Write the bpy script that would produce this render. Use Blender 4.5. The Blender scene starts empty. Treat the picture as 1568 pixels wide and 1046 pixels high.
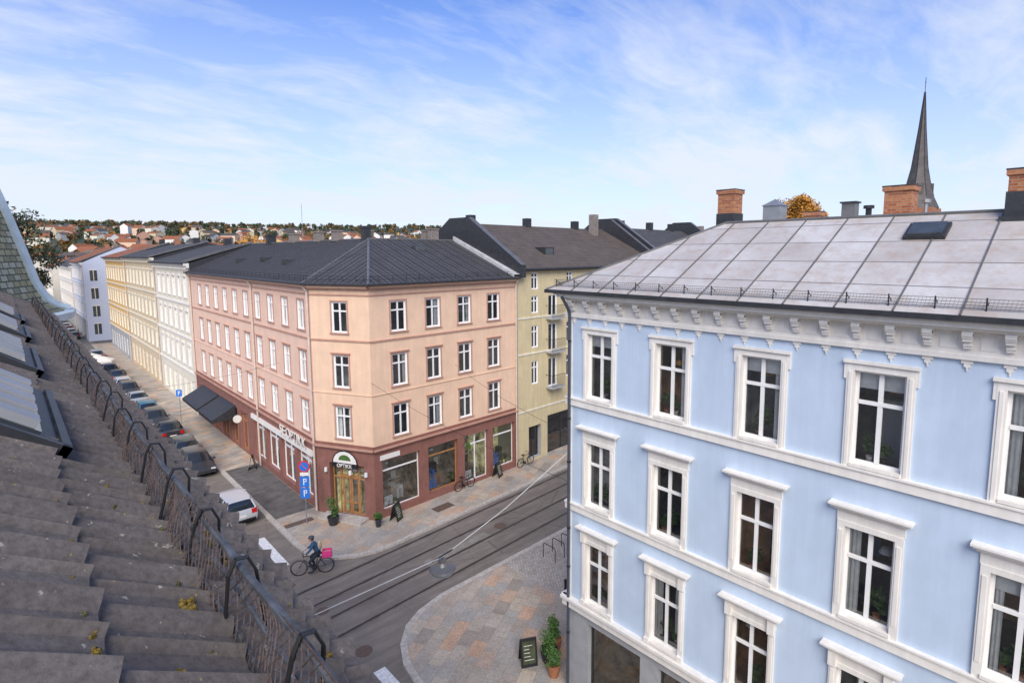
import bpy, math, random
import numpy as np
from mathutils import Vector, Matrix, noise as mn
random.seed(7)
R=random.random
def U(a,b): return a+(b-a)*random.random()
scene=bpy.context.scene
scene.view_settings.view_transform='Standard'
try: scene.view_settings.look='None'
except Exception: pass
scene.view_settings.exposure=0

# ------------------------------------------------------------------ materials
def nodes(name):
    m=bpy.data.materials.new(name); m.use_nodes=True
    nt=m.node_tree; b=nt.nodes.get('Principled BSDF'); return m,nt,b
def N(nt,t,**k):
    n=nt.nodes.new(t)
    for a,v in k.items(): setattr(n,a,v)
    return n
def math_n(nt,op,a,b=None):
    n=nt.nodes.new('ShaderNodeMath'); n.operation=op
    for i,v in enumerate((a,b)):
        if v is None: continue
        if isinstance(v,(int,float)): n.inputs[i].default_value=v
        else: nt.links.new(v,n.inputs[i])
    return n.outputs[0]
def mixc(nt,fac,a,b,mode='MIX'):
    n=nt.nodes.new('ShaderNodeMix'); n.data_type='RGBA'; n.blend_type=mode
    for idx,v in ((0,fac),(6,a),(7,b)):
        if isinstance(v,(int,float)): n.inputs[idx].default_value=v
        elif isinstance(v,tuple): n.inputs[idx].default_value=(*v,1) if len(v)==3 else v
        else: nt.links.new(v,n.inputs[idx])
    return n.outputs[2]
def coord(nt,kind='Object',scale=(1,1,1)):
    tc=nt.nodes.new('ShaderNodeTexCoord'); mp=nt.nodes.new('ShaderNodeMapping'); mp.inputs['Scale'].default_value=scale
    nt.links.new(tc.outputs[kind],mp.inputs[0]); return mp.outputs[0]
def noise(nt,vec,scale,detail=4,rough=.6):
    n=N(nt,'ShaderNodeTexNoise'); n.inputs['Scale'].default_value=scale; n.inputs['Detail'].default_value=detail; n.inputs['Roughness'].default_value=rough
    nt.links.new(vec,n.inputs['Vector']); return n.outputs['Fac']
def ramp(nt,fac,stops):
    r=nt.nodes.new('ShaderNodeValToRGB'); e=r.color_ramp.elements
    while len(e)<len(stops): e.new(.5)
    for el,(p,c) in zip(e,stops):
        el.position=p; el.color=(c,c,c,1) if isinstance(c,(int,float)) else (*c,1)
    nt.links.new(fac,r.inputs[0]); return r.outputs[0]
def bump(nt,b,h,strength=.3,dist=.02):
    n=nt.nodes.new('ShaderNodeBump'); n.inputs['Strength'].default_value=strength; n.inputs['Distance'].default_value=dist
    nt.links.new(h,n.inputs['Height']); nt.links.new(n.outputs[0],b.inputs['Normal'])
def mat(name,col,rough=.8,var=.12,ns=3.,metal=0.,bs=0.,bsc=40.,streak=0.,spec=None,emit=0):
    m,nt,b=nodes(name); v=coord(nt)
    f1=noise(nt,v,ns,5,.65); d=tuple(max(0,c*(1-var*1.6)) for c in col); l=tuple(min(1,c*(1+var)) for c in col)
    c=mixc(nt,ramp(nt,f1,[(.3,0.),(.7,1.)]),d,l)
    if streak>0:
        v2=coord(nt,'Object',(3,3,.25)); f2=noise(nt,v2,1.2,5,.7)
        c=mixc(nt,ramp(nt,f2,[(.42,streak),(.62,0.)]),c,tuple(x*.55 for x in col))
    nt.links.new(c,b.inputs['Base Color'])
    b.inputs['Roughness'].default_value=rough; b.inputs['Metallic'].default_value=metal
    if spec is not None: b.inputs['Specular IOR Level'].default_value=spec
    if bs>0: bump(nt,b,noise(nt,v,bsc,3),bs,.01)
    if emit>0:
        nt.links.new(c,b.inputs['Emission Color']); b.inputs['Emission Strength'].default_value=emit
    return m
def walluv(nt):
    tc=nt.nodes.new('ShaderNodeTexCoord'); s=nt.nodes.new('ShaderNodeSeparateXYZ'); nt.links.new(tc.outputs['Object'],s.inputs[0])
    c=nt.nodes.new('ShaderNodeCombineXYZ'); nt.links.new(math_n(nt,'ADD',s.outputs[0],s.outputs[1]),c.inputs[0]); nt.links.new(s.outputs[2],c.inputs[1])
    return c.outputs[0]
def brick(name,c1,c2,mortar,w,h,ms,vec=None,stops=None,rough=.85,bs=.4,off=.5,rotz=0):
    m,nt,b=nodes(name)
    v=walluv(nt) if vec=='wall' else coord(nt,'UV' if vec=='UV' else 'Object')
    if rotz: v.node.inputs['Rotation'].default_value=(0,0,rotz)
    t=N(nt,'ShaderNodeTexBrick'); t.offset=off; nt.links.new(v,t.inputs['Vector'])
    t.inputs['Scale'].default_value=1; t.inputs['Brick Width'].default_value=w; t.inputs['Row Height'].default_value=h; t.inputs['Mortar Size'].default_value=ms; t.inputs['Mortar Smooth'].default_value=.2
    t.inputs['Color1'].default_value=(0,0,0,1); t.inputs['Color2'].default_value=(1,1,1,1); t.inputs['Mortar'].default_value=(.5,.5,.5,1)
    st=stops or [(0,c1),(1,c2)]
    col=ramp(nt,t.outputs['Color'],st)
    n1=noise(nt,coord(nt),14,5); n2=noise(nt,coord(nt),.8,5,.7)
    col=mixc(nt,.55,col,mixc(nt,1.0,col,ramp(nt,n1,[(.3,.45),(.75,1.3)]),'MULTIPLY'))
    col=mixc(nt,ramp(nt,n2,[(.35,.45),(.6,0.)]),col,mixc(nt,1.,col,(.6,.58,.55),'MULTIPLY'))
    col=mixc(nt,t.outputs['Fac'],col,mortar)
    nt.links.new(col,b.inputs['Base Color']); b.inputs['Roughness'].default_value=rough
    bump(nt,b,math_n(nt,'SUBTRACT',math_n(nt,'MULTIPLY',n1,.3),t.outputs['Fac']),bs,.01)
    return m
def tilemat(name,col,pu=.3,pv=.35,depth=.04,var=.3):
    m,nt,b=nodes(name); v=coord(nt,'UV'); s=nt.nodes.new('ShaderNodeSeparateXYZ'); nt.links.new(v,s.inputs[0])
    w=math_n(nt,'SINE',math_n(nt,'MULTIPLY',s.outputs[0],2*math.pi/pu))
    fr=math_n(nt,'FRACT',math_n(nt,'DIVIDE',s.outputs[1],pv))
    h=math_n(nt,'ADD',math_n(nt,'MULTIPLY',w,.5),math_n(nt,'MULTIPLY',fr,-1.2))
    n1=noise(nt,coord(nt),1.1,6,.7); n2=noise(nt,coord(nt),12,3)
    c=mixc(nt,ramp(nt,n1,[(.3,0.),(.7,1.)]),tuple(x*(1-var) for x in col),tuple(x*(1+var) for x in col))
    c=mixc(nt,ramp(nt,n2,[(.3,.5),(.7,0.)]),c,tuple(x*.6 for x in col))
    line=math_n(nt,'MULTIPLY',math_n(nt,'GREATER_THAN',fr,.78),.7)
    c=mixc(nt,line,c,tuple(x*.25 for x in col))
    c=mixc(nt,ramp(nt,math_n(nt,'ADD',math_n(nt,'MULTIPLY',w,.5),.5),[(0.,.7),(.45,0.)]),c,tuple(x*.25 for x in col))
    nt.links.new(c,b.inputs['Base Color']); b.inputs['Roughness'].default_value=.75; b.inputs['Specular IOR Level'].default_value=.3
    bump(nt,b,h,.9,depth); return m
def glassmat(name,tint=(.75,.8,.82),base=.12,gl=.8):
    m=bpy.data.materials.new(name); m.use_nodes=True; nt=m.node_tree; nt.nodes.clear()
    o=N(nt,'ShaderNodeOutputMaterial'); t=N(nt,'ShaderNodeBsdfTransparent'); g=N(nt,'ShaderNodeBsdfGlossy'); mx=N(nt,'ShaderNodeMixShader'); lw=N(nt,'ShaderNodeLayerWeight')
    t.inputs[0].default_value=(*tint,1); g.inputs[0].default_value=(gl,gl,gl,1); g.inputs['Roughness'].default_value=.015
    lw.inputs[0].default_value=.25
    f=math_n(nt,'ADD',math_n(nt,'MULTIPLY',lw.outputs['Fresnel'],.8),base)
    n=noise(nt,coord(nt),1.3,2); bp=nt.nodes.new('ShaderNodeBump'); bp.inputs['Strength'].default_value=.14; bp.inputs['Distance'].default_value=.1
    nt.links.new(n,bp.inputs['Height']); nt.links.new(bp.outputs[0],g.inputs['Normal'])
    nt.links.new(f,mx.inputs[0]); nt.links.new(t.outputs[0],mx.inputs[1]); nt.links.new(g.outputs[0],mx.inputs[2]); nt.links.new(mx.outputs[0],o.inputs[0])
    return m
M={}
M['blue']=mat('blue_plaster',(.54,.64,.76),.85,.04,1.2,bs=.12,bsc=60,streak=.12)
M['white']=mat('white_trim',(.86,.81,.73),.6,.04,2,bs=.08,streak=.2)
M['wframe']=mat('window_frame_white',(.84,.82,.78),.45,.03)
M['cream']=mat('cream_plaster',(.80,.73,.58),.85,.06,1.5,bs=.1,streak=.2)
M['tan']=mat('tan_plaster',(.68,.54,.35),.85,.08,1.5,bs=.1,streak=.2)
M['ochre']=mat('ochre_plaster',(.74,.47,.18),.85,.08,1.5,streak=.2)
M['yellow']=mat('yellow_plaster',(.66,.54,.31),.85,.06,1.5,bs=.1,streak=.25)
M['peach']=mat('peach_plaster',(.82,.56,.38),.88,.05,1.1,bs=.12,streak=.15)
M['peach_shaded']=mat('peach_plaster_shaded',(.83,.56,.42),.88,.05,1.1,bs=.12,streak=.15)  # same paint as peach; pinker cast of the shaded side put into colour
M['maroon']=mat('maroon_plaster',(.27,.115,.085),.75,.12,2,bs=.1,streak=.2)
M['redtrim']=mat('red_brown_trim',(.50,.28,.20),.75,.1,2)
M['lilac']=mat('pale_blue_plaster',(.58,.62,.74),.85,.05)
M['grey']=mat('grey_plaster',(.38,.38,.38),.8,.1,2,bs=.1)
M['dark']=mat('dark_metal',(.05,.05,.053),.5,.2,4,metal=.3)
M['black']=mat('black_iron',(.015,.015,.017),.5,.2,5)
M['pipe']=mat('downpipe_dark',(.06,.07,.095),.4,.1,3)
M['pipew']=mat('downpipe_light',(.66,.54,.45),.5,.1,3)
M['zinc']=mat('zinc_sheet',(.20,.19,.18),.4,.15,2,metal=.4)
M['lightcap']=mat('light_flashing',(.55,.54,.52),.5,.15,2)
M['interior']=mat('room_dark',(.14,.13,.12),.9,.5,1.5)
M['interior2']=mat('room_warm',(.55,.32,.16),.9,.5,1.1)
M['interior3']=mat('room_grey',(.42,.42,.40),.9,.5,1.1)
M['shoplit']=mat('shop_interior_lit',(.70,.52,.28),.8,.8,1.6,emit=.35)  # room surfaces glow by emission to look lit; no lamp inside
M['shopglow_dim']=mat('shop_interior_glow_dim',(.24,.20,.15),.8,.9,1.6,emit=.10)  # fainter glow on the room surfaces, standing in for shop lighting
M['curtain']=mat('curtain_fabric',(.80,.79,.75),.9,.1,6)
M['wood']=mat('door_wood',(.42,.20,.07),.5,.2,5)
M['glass']=glassmat('window_glass',(.93,.95,.95),.12)
M['glass2']=glassmat('window_glass_dark',(.5,.55,.56),.16)
M['rub']=mat('rubber',(.015,.015,.016),.8,.1)
M['hub']=mat('alloy',(.45,.46,.47),.35,.1,metal=.8)
M['carglass']=mat('car_glass',(.015,.02,.024),.06,.1,spec=.8)
M['tail']=mat('tail_light',(.55,.01,.01),.25,.1)
M['lampw']=mat('head_light',(.6,.62,.63),.2,.05)
M['bowl']=mat('lamp_bowl',(.28,.31,.33),.2,.1)
M['leaf']=mat('leaf_green',(.08,.17,.03),.7,.5,20)
M['leafo']=mat('leaf_orange',(.55,.26,.035),.7,.35,3)
M['leafy']=mat('leaf_rust',(.19,.12,.045),.7,.5,3)
M['leafd']=mat('leaf_dark_green',(.065,.08,.035),.7,.4,3)
M['bark']=mat('bark',(.09,.07,.05),.9,.3,8)
M['pot']=mat('terracotta',(.42,.17,.08),.8,.15,6)
M['moss']=mat('moss_yellow',(.27,.18,.03),.95,.6,60,bs=.8,bsc=160)
M['mossg']=mat('moss_green',(.13,.12,.035),.95,.6,60,bs=.8,bsc=160)
M['rust']=mat('rusty_wire',(.10,.068,.058),.8,.45,20)
M['guard']=mat('guard_pipe',(.09,.098,.11),.6,.4,15)
M['stonew']=mat('kerb_granite',(.50,.45,.385),.85,.2,6,bs=.3)
M['paint']=mat('road_paint',(.78,.77,.74),.8,.2,7,bs=.2)
M['steel']=mat('rail_steel',(.055,.05,.045),.35,.3,8,metal=.6)
M['groove']=mat('rail_bed',(.17,.148,.125),.85,.25,1.5,bs=.2,bsc=90)
M['manh']=mat('manhole_iron',(.15,.10,.075),.7,.4,20,bs=.8,bsc=60)
M['signb']=mat('sign_blue',(.02,.17,.6),.4,.03)
M['signr']=mat('sign_red',(.6,.03,.03),.4,.03)
M['galv']=mat('galvanised',(.36,.37,.38),.45,.1,metal=.6)
M['copper']=mat('painted_blue_metal',(.52,.61,.64),.5,.15,2)
M['brick']=brick('red_brick',(.36,.10,.035),(.56,.22,.085),(.32,.25,.19),.24,.075,.008,'wall')
M['slab']=brick('granite_paving',(0,0,0),(1,1,1),(.31,.25,.19),.95,.62,.009,None,[(0,(.38,.32,.26)),(.25,(.54,.46,.36)),(.45,(.62,.40,.26)),(.62,(.48,.42,.35)),(.8,(.42,.39,.34)),(1,(.64,.52,.38))],bs=.2,rotz=-.5)
M['cobble']=brick('cobble_setts',(0,0,0),(1,1,1),(.22,.19,.16),.18,.12,.012,None,[(0,(.46,.40,.33)),(.5,(.56,.50,.42)),(1,(.62,.56,.48))])
M['rooftile']=tilemat('charcoal_roof_tile',(.115,.11,.11))
M['rooftileb']=tilemat('brown_roof_tile',(.165,.13,.105))
M['roofred']=tilemat('orange_roof_tile',(.44,.16,.07))
M['scale']=brick('fish_scale_shingle',(0,0,0),(1,1,1),(.11,.11,.07),.26,.17,.018,'UV',[(0,(.28,.28,.18)),(.5,(.44,.39,.21)),(1,(.54,.53,.40))],bs=.8)
def asphalt():
    m,nt,b=nodes('asphalt'); v=coord(nt)
    n1=noise(nt,v,.35,6,.7); n2=noise(nt,v,60,3); n3=noise(nt,coord(nt,'Object',(.3,2.5,1)),1.1,5,.7)
    c=mixc(nt,ramp(nt,n1,[(.35,0.),(.65,1.)]),(.185,.156,.128),(.27,.23,.19))
    c=mixc(nt,ramp(nt,n3,[(.45,.5),(.6,0.)]),c,(.14,.12,.10))
    c=mixc(nt,.35,c,mixc(nt,1.,c,ramp(nt,n2,[(.35,.4),(.65,1.6)]),'MULTIPLY'))
    vo=N(nt,'ShaderNodeTexVoronoi'); vo.feature='DISTANCE_TO_EDGE'; vo.inputs['Scale'].default_value=.28; nt.links.new(v,vo.inputs['Vector'])
    c=mixc(nt,ramp(nt,vo.outputs[0],[(0.,.7),(.006,0.)]),c,(.09,.08,.07))
    nt.links.new(c,b.inputs['Base Color']); b.inputs['Roughness'].default_value=.85; bump(nt,b,n2,.3,.005); return m
M['asphalt']=asphalt()
M['asph2']=mat('asphalt_dark',(.13,.12,.108),.88,.25,1.5,bs=.2,bsc=90)
M['patch']=mat('asphalt_patch',(.27,.24,.20),.88,.25,1.5,bs=.2,bsc=90)
def sheetroof():
    m,nt,b=nodes('grey_sheet_roof'); v=coord(nt,'UV')
    t=N(nt,'ShaderNodeTexBrick'); t.offset=.0; nt.links.new(v,t.inputs['Vector']); t.inputs['Scale'].default_value=1; t.inputs['Brick Width'].default_value=1.18; t.inputs['Row Height'].default_value=1.12; t.inputs['Mortar Size'].default_value=.010
    t.inputs['Color1'].default_value=(0,0,0,1);t.inputs['Color2'].default_value=(1,1,1,1)
    n1=noise(nt,coord(nt),.7,6,.72); n2=noise(nt,coord(nt,'Object',(1,1,1)),2.5,6,.75)
    c=mixc(nt,ramp(nt,n1,[(.35,0.),(.65,1.)]),(.46,.405,.35),(.66,.625,.58))
    c=mixc(nt,.4,c,ramp(nt,t.outputs['Color'],[(0,(.40,.35,.31)),(1,(.70,.67,.63))]))
    c=mixc(nt,ramp(nt,n2,[(.48,0.),(.70,.6)]),c,(.44,.31,.22))
    s=N(nt,'ShaderNodeSeparateXYZ'); nt.links.new(v,s.inputs[0]); fr=math_n(nt,'FRACT',math_n(nt,'DIVIDE',s.outputs[1],1.12)); ln=math_n(nt,'LESS_THAN',fr,.035)
    c=mixc(nt,math_n(nt,'MULTIPLY',ln,.8),c,(.13,.11,.09))
    nt.links.new(c,b.inputs['Base Color']); b.inputs['Roughness'].default_value=.42; b.inputs['Metallic'].default_value=.1
    bump(nt,b,math_n(nt,'ADD',n1,ln),.3,.03); return m
M['sheet']=sheetroof()
def concretetile():
    m,nt,b=nodes('old_concrete_tile'); v=coord(nt)
    n1=noise(nt,v,2.2,6,.7); n2=noise(nt,v,45,4,.7); n3=noise(nt,v,26,4,.6)
    c=mixc(nt,ramp(nt,n1,[(.3,0.),(.7,1.)]),(.13,.108,.094),(.22,.188,.165))
    c=mixc(nt,ramp(nt,n2,[(.35,.6),(.6,0.)]),c,(.075,.063,.056))
    c=mixc(nt,ramp(nt,n3,[(.66,0.),(.69,.75)]),c,(.44,.41,.33))
    n4=noise(nt,v,38,3,.5); c=mixc(nt,ramp(nt,n4,[(.72,0.),(.74,.8)]),c,(.34,.27,.10))
    nt.links.new(c,b.inputs['Base Color']); b.inputs['Roughness'].default_value=.95; b.inputs['Specular IOR Level'].default_value=.25; bump(nt,b,n2,.5,.006); return m
M['ctile']=concretetile()
M['skyl']=mat('skylight_glass',(.06,.07,.075),.08,.2,2,spec=.8)
M['louv']=mat('skylight_louvre',(.34,.34,.34),.5,.1,2)

# ------------------------------------------------------------------ mesh builder
class MB:
    def __init__(s): s.v=[];s.f=[];s.m=[];s.uv=[];s.keys=[]
    def mi(s,k):
        if k not in s.keys: s.keys.append(k)
        return s.keys.index(k)
    def face(s,pts,k,uv=None):
        i=len(s.v); s.v+= [tuple(p) for p in pts]; s.f.append(tuple(range(i,i+len(pts)))); s.m.append(s.mi(k))
        s.uv.append(uv if uv else [(p[0],p[1]) for p in pts])
    def box(s,F,u0,u1,n0,n1,z0,z1,k):
        P=[F(u,n,z) for z in (z0,z1) for n in (n0,n1) for u in (u0,u1)]
        for q in ((0,1,3,2),(4,5,7,6),(0,1,5,4),(2,3,7,6),(0,2,6,4),(1,3,7,5)): s.face([P[i] for i in q],k)
    def tube(s,p,q,r,k,seg=6,r2=None):
        p=Vector(p);q=Vector(q); r2=r if r2 is None else r2; d=(q-p)
        if d.length<1e-6: return
        d.normalize(); a=d.orthogonal().normalized(); b=d.cross(a)
        A=[p+(a*math.cos(t)+b*math.sin(t))*r for t in [2*math.pi*i/seg for i in range(seg)]]
        B=[q+(a*math.cos(t)+b*math.sin(t))*r2 for t in [2*math.pi*i/seg for i in range(seg)]]
        for i in range(seg):
            j=(i+1)%seg; s.face([A[i],A[j],B[j],B[i]],k)
        s.face(A,k); s.face(B,k)
    def path(s,pts,r,k,seg=6):
        for a,b in zip(pts,pts[1:]): s.tube(a,b,r,k,seg)
    def lathe(s,c,prof,k,seg=12):
        c=Vector(c)
        for (r0,z0),(r1,z1) in zip(prof,prof[1:]):
            for i in range(seg):
                a=2*math.pi*i/seg;b=2*math.pi*(i+1)/seg
                P=[c+Vector((r0*math.cos(a),r0*math.sin(a),z0)),c+Vector((r0*math.cos(b),r0*math.sin(b),z0)),c+Vector((r1*math.cos(b),r1*math.sin(b),z1)),c+Vector((r1*math.cos(a),r1*math.sin(a),z1))]
                s.face(P,k,[(a*2.2,z0*1.3),(b*2.2,z0*1.3),(b*2.2,z1*1.3),(a*2.2,z1*1.3)])
    def obj(s,name,parent=None,smooth=False,merge=False):
        me=bpy.data.meshes.new(name); me.from_pydata(s.v,[],s.f)
        for k in s.keys: me.materials.append(M[k])
        me.polygons.foreach_set('material_index',s.m)
        ul=me.uv_layers.new(name='UVMap'); flat=[c for f in s.uv for p in f for c in p]; ul.data.foreach_set('uv',flat)
        if merge:
            import bmesh; bm=bmesh.new(); bm.from_mesh(me); bmesh.ops.remove_doubles(bm,verts=bm.verts,dist=1e-4); bmesh.ops.recalc_face_normals(bm,faces=bm.faces); bm.to_mesh(me); bm.free()
        if smooth: me.polygons.foreach_set('use_smooth',[True]*len(me.polygons))
        o=bpy.data.objects.new(name,me); scene.collection.objects.link(o)
        if parent: o.parent=parent
        return o
def empty(name):
    o=bpy.data.objects.new(name,None); scene.collection.objects.link(o); return o
def frame(O,Ud,Nd):
    O=Vector((O[0],O[1],0)); a=Vector((Ud[0],Ud[1],0)).normalized(); b=Vector((Nd[0],Nd[1],0)).normalized()
    return lambda u,n,z: O+a*u+b*n+Vector((0,0,z))
W=frame((0,0),(1,0),(0,1))
def roofquad(mb,pts,k):
    p=[Vector(q) for q in pts]; e=(p[1]-p[0]).normalized(); nrm=(p[1]-p[0]).cross(p[2]-p[0]).normalized(); w=nrm.cross(e)
    mb.face(pts,k,[((q-p[0]).dot(e),(q-p[0]).dot(w)) for q in p])
def wall(mb,F,u0,u1,z0,z1,holes,k,depth=.18,rk='white'):
    us=sorted({u0,u1,*[h[0] for h in holes],*[h[1] for h in holes]}); zs=sorted({z0,z1,*[h[2] for h in holes],*[h[3] for h in holes]})
    us=[u for u in us if u0<=u<=u1]; zs=[z for z in zs if z0<=z<=z1]
    for a,b in zip(us,us[1:]):
        for c,d in zip(zs,zs[1:]):
            mu=(a+b)/2;mz=(c+d)/2
            if any(h[0]<mu<h[1] and h[2]<mz<h[3] for h in holes): continue
            mb.face([F(a,0,c),F(b,0,c),F(b,0,d),F(a,0,d)],k)
    for h in holes:
        a,b,c,d=h[:4]
        for P in ([(a,c),(b,c)],[(a,d),(b,d)],[(a,c),(a,d)],[(b,c),(b,d)]):
            (x0,y0),(x1,y1)=P; mb.face([F(x0,0,y0),F(x1,0,y1),F(x1,-depth,y1),F(x0,-depth,y0)],rk)
def leaves(mb,c,r,n,k,size=.05,flat=1.):
    for _ in range(n):
        d=Vector((random.gauss(0,1),random.gauss(0,1),random.gauss(0,1)*flat)).normalized()*r*(R()**.4)
        p=Vector(c)+d; a=Vector((U(-1,1),U(-1,1),U(-1,1))).normalized(); b=a.orthogonal().normalized(); s=size*U(.6,1.4)
        mb.face([p-a*s,p+b*s*.5,p+a*s,p-b*s*.5],k)
def window(mb,F,u0,u1,z0,z1,depth=.16,tr=.66,fk='wframe',gk='glass',ik=None,curt=0,plant=0,mull=True,fw=.07,rd=1.6,furn=0):
    n0=-depth;n1=-depth+.05
    mb.box(F,u0,u0+fw,n0,n1,z0,z1,fk); mb.box(F,u1-fw,u1,n0,n1,z0,z1,fk)
    mb.box(F,u0+fw,u1-fw,n0,n1,z0,z0+fw,fk); mb.box(F,u0+fw,u1-fw,n0,n1,z1-fw,z1,fk)
    um=(u0+u1)/2; zt=z0+(z1-z0)*tr
    if mull: mb.box(F,um-.05,um+.05,n0+.002,n1+.012,z0+fw,z1-fw,fk)
    if tr<1: mb.box(F,u0+fw,u1-fw,n0+.004,n1+.02,zt-.045,zt+.045,fk)
    # each sash pane sits at its own very slight angle, as old glazing does
    for (pa,pb_) in (((u0,um),(um,u1)) if mull else ((u0,u1),)) if False else ([(u0,um),(um,u1)] if mull else [(u0,u1)]):
        for (za,zb_) in ([(z0,zt),(zt,z1)] if tr<1 else [(z0,z1)]):
            j1=U(-.006,.006); j2=U(-.006,.006)
            mb.face([F(pa,n0+.02+j1,za),F(pb_,n0+.02-j1,za),F(pb_,n0+.02-j1+j2,zb_),F(pa,n0+.02+j1+j2,zb_)],gk)
    ik=ik or random.choice(['interior','interior','interior3','interior2'])
    a,b,c,d=u0-.5,u1+.5,z0-.3,z1+.15; B=n0-rd; n_=n0-.02
    for q in ([(a,B,c),(b,B,c),(b,B,d),(a,B,d)],[(a,n_,c),(a,B,c),(a,B,d),(a,n_,d)],[(b,n_,c),(b,B,c),(b,B,d),(b,n_,d)],[(a,n_,d),(b,n_,d),(b,B,d),(a,B,d)],[(a,n_,c),(b,n_,c),(b,B,c),(a,B,c)]):
        mb.face([F(*t) for t in q],ik)
    if furn:
        x=U(u0,u1-.4); mb.box(F,x,x+U(.3,.7),B+.02,B+.35,z0-.3,z0+U(.4,1.5),random.choice(['wood','white','dark','curtain']))
        x=U(u0,u1-.3); mb.box(F,x,x+U(.2,.4),B+.02,B+.05,z0+.9,z0+1.4,random.choice(['curtain','pot','signb','leafo']))
        x=U(u0+.2,u1-.2); zz=z1-U(.3,.6); mb.tube(F(x,n0-.6,z1+.1),F(x,n0-.6,zz),.01,'black',4); mb.lathe(F(x,n0-.6,zz-.15),[(.17,0),(.12,.12),(.03,.16)],random.choice(['leafo','curtain','pot']),10)
    if curt:
        w=(u1-u0)*U(.14,.28); s=6
        for side in ([0,1] if curt==2 else [random.randint(0,1)]):
            x0=u0+.02 if side==0 else u1-.02-w
            for i in range(s):
                aa=x0+w*i/s; bb=x0+w*(i+1)/s; o1=-.10-(.04 if i%2 else 0); o2=-.10-(0 if i%2 else .04)
                mb.face([F(aa,n0+o1,z0),F(bb,n0+o2,z0),F(bb,n0+o2,z1),F(aa,n0+o1,z1)],'curtain')
    if plant:
        for i in range(plant):
            pu=U(u0+.15,u1-.15); hh=U(.25,.65)
            mb.lathe(F(pu,n0-.14,z0),[(.06,0),(.09,.16),(.0,.15)],random.choice(['pot','white','dark']),8)
            leaves(mb,F(pu,n0-.10-hh*.35,z0+.17+hh*.55),hh*.45,int(60+130*hh),'leaf',.07)

# ------------------------------------------------------------------ ground, roads, pavements
g=MB(); S=6000; g.face([(-S,-S,-.02),(S,-S,-.02),(S,S,-.02),(-S,S,-.02)],'asph2'); g.obj('ground')
tb=math.tan(math.radians(4.5))
r=MB()
r.face([(2,-20,0),(11.6,-20,0),(11.6,330,0),(2,330,0)],'asphalt')
r.face([(11.6,19.5,0),(90,22,0),(90,36,0),(11.6,29.5,0)],'asphalt')
r.face([(-40,16,0),(2,19,0),(2,29,0),(-40,27,0)],'asphalt')
r.obj('road')
def pavement(name,path,closing,z=.12,k='slab'):
    mb=MB(); p=[Vector((x,y,0)) for x,y in path]; off=[]
    for i,q in enumerate(p):
        a=p[max(i-1,0)];b=p[min(i+1,len(p)-1)]; t=(b-a).normalized(); nn=Vector((-t.y,t.x,0)); off.append(q+nn*.28)
    for a,b,c,d in zip(p,p[1:],off[1:],off):
        Z=Vector((0,0,z)); mb.face([a,b,b+Z,a+Z],'stonew'); mb.face([a+Z,b+Z,c+Z,d+Z],'stonew')
    mb.face([q+Vector((0,0,z-.004)) for q in off]+[Vector((x,y,z-.004)) for x,y in closing],k)
    return mb.obj(name)
far=[(90,27.4+75*tb),(60,27.4+45*tb),(14.8,27.4),(13.8,27.45),(12.8,27.75),(11.9,28.35),(11.3,29.1),(10.95,30.2),(10.85,31.5),(10.85,130)]
pavement('pavement',far[::-1],[(90,60),(60,60),(30,130)])
near=[(10.3,-20),(10.3,17.6),(10.5,18.8),(11.0,19.9),(11.8,20.8),(12.8,21.35),(14.2,21.7),(90,21.7+76*math.tan(math.radians(2.5)))]
pavement('pavement',near[::-1],[(14,-20),(40,-20),(90,-20)])
pavement('pavement',[(2.6,16),(2.6,-20)],[(-6,-20),(-6,16)])
pavement('pavement',[(2.6,320),(2.6,30)],[(-6,30),(-6,320)])
m=MB(); m.box(W,11.15,13.58,35.2,46,.119,.121,'asph2'); m.obj('asphalt_footway')
m=MB(); m.face([(18.2,17.6,.121),(34,18.4,.121),(34,22.2,.121),(18.2,21.6,.121)],'cobble'); m.face([(3,21.0,.003),(8.5,20.4,.003),(8.9,22.0,.003),(3,21.9,.003)],'patch'); m.face([(15.2,24.0,.003),(19.8,24.3,.003),(19.7,25.2,.003),(15.3,24.9,.003)],'patch'); m.obj('cobble_and_asphalt_patches')
m=MB(); cb,sb=math.cos(math.radians(4.5)),math.sin(math.radians(4.5)); TF=frame((9.3,22.25),(cb,sb),(-sb,cb))
for n0 in (0,1.44,2.85,4.29):
    m.box(TF,-50,90,n0-.14,n0+.14,-.001,.005,'groove'); m.box(TF,-50,90,n0-.035,n0+.035,.0,.010,'steel'); m.box(TF,-50,90,n0+.036,n0+.07,.0,.007,'black')
m.obj('tram_rails')
m=MB()
for x in np.arange(3.4,10.4,1.05):
    m.box(W,x-.25,x+.25,29.6,33.6,.001,.009,'paint'); m.box(W,x-.25,x+.25,15.6,19.3,.001,.009,'paint')
m.obj('zebra_crossing')
m=MB()
for (x,y,rr) in ((20.9,25.1,.40),(9.75,20.7,.36),(8.6,18.6,.33),(9.6,24.5,.3),(9.2,27.6,.3)):
    m.lathe((x,y,0),[(rr,.0),(rr,.012),(rr*.85,.012),(rr*.84,.008),(0,.008)],'manh',18)
m.obj('manhole_covers')
m=MB(); m.box(TF,10.2,11.6,6.0,6.7,.12,.13,'manh'); m.box(W,11.2,12.9,33.5,34.0,.12,.126,'manh'); m.obj('drain_grates')

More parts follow.
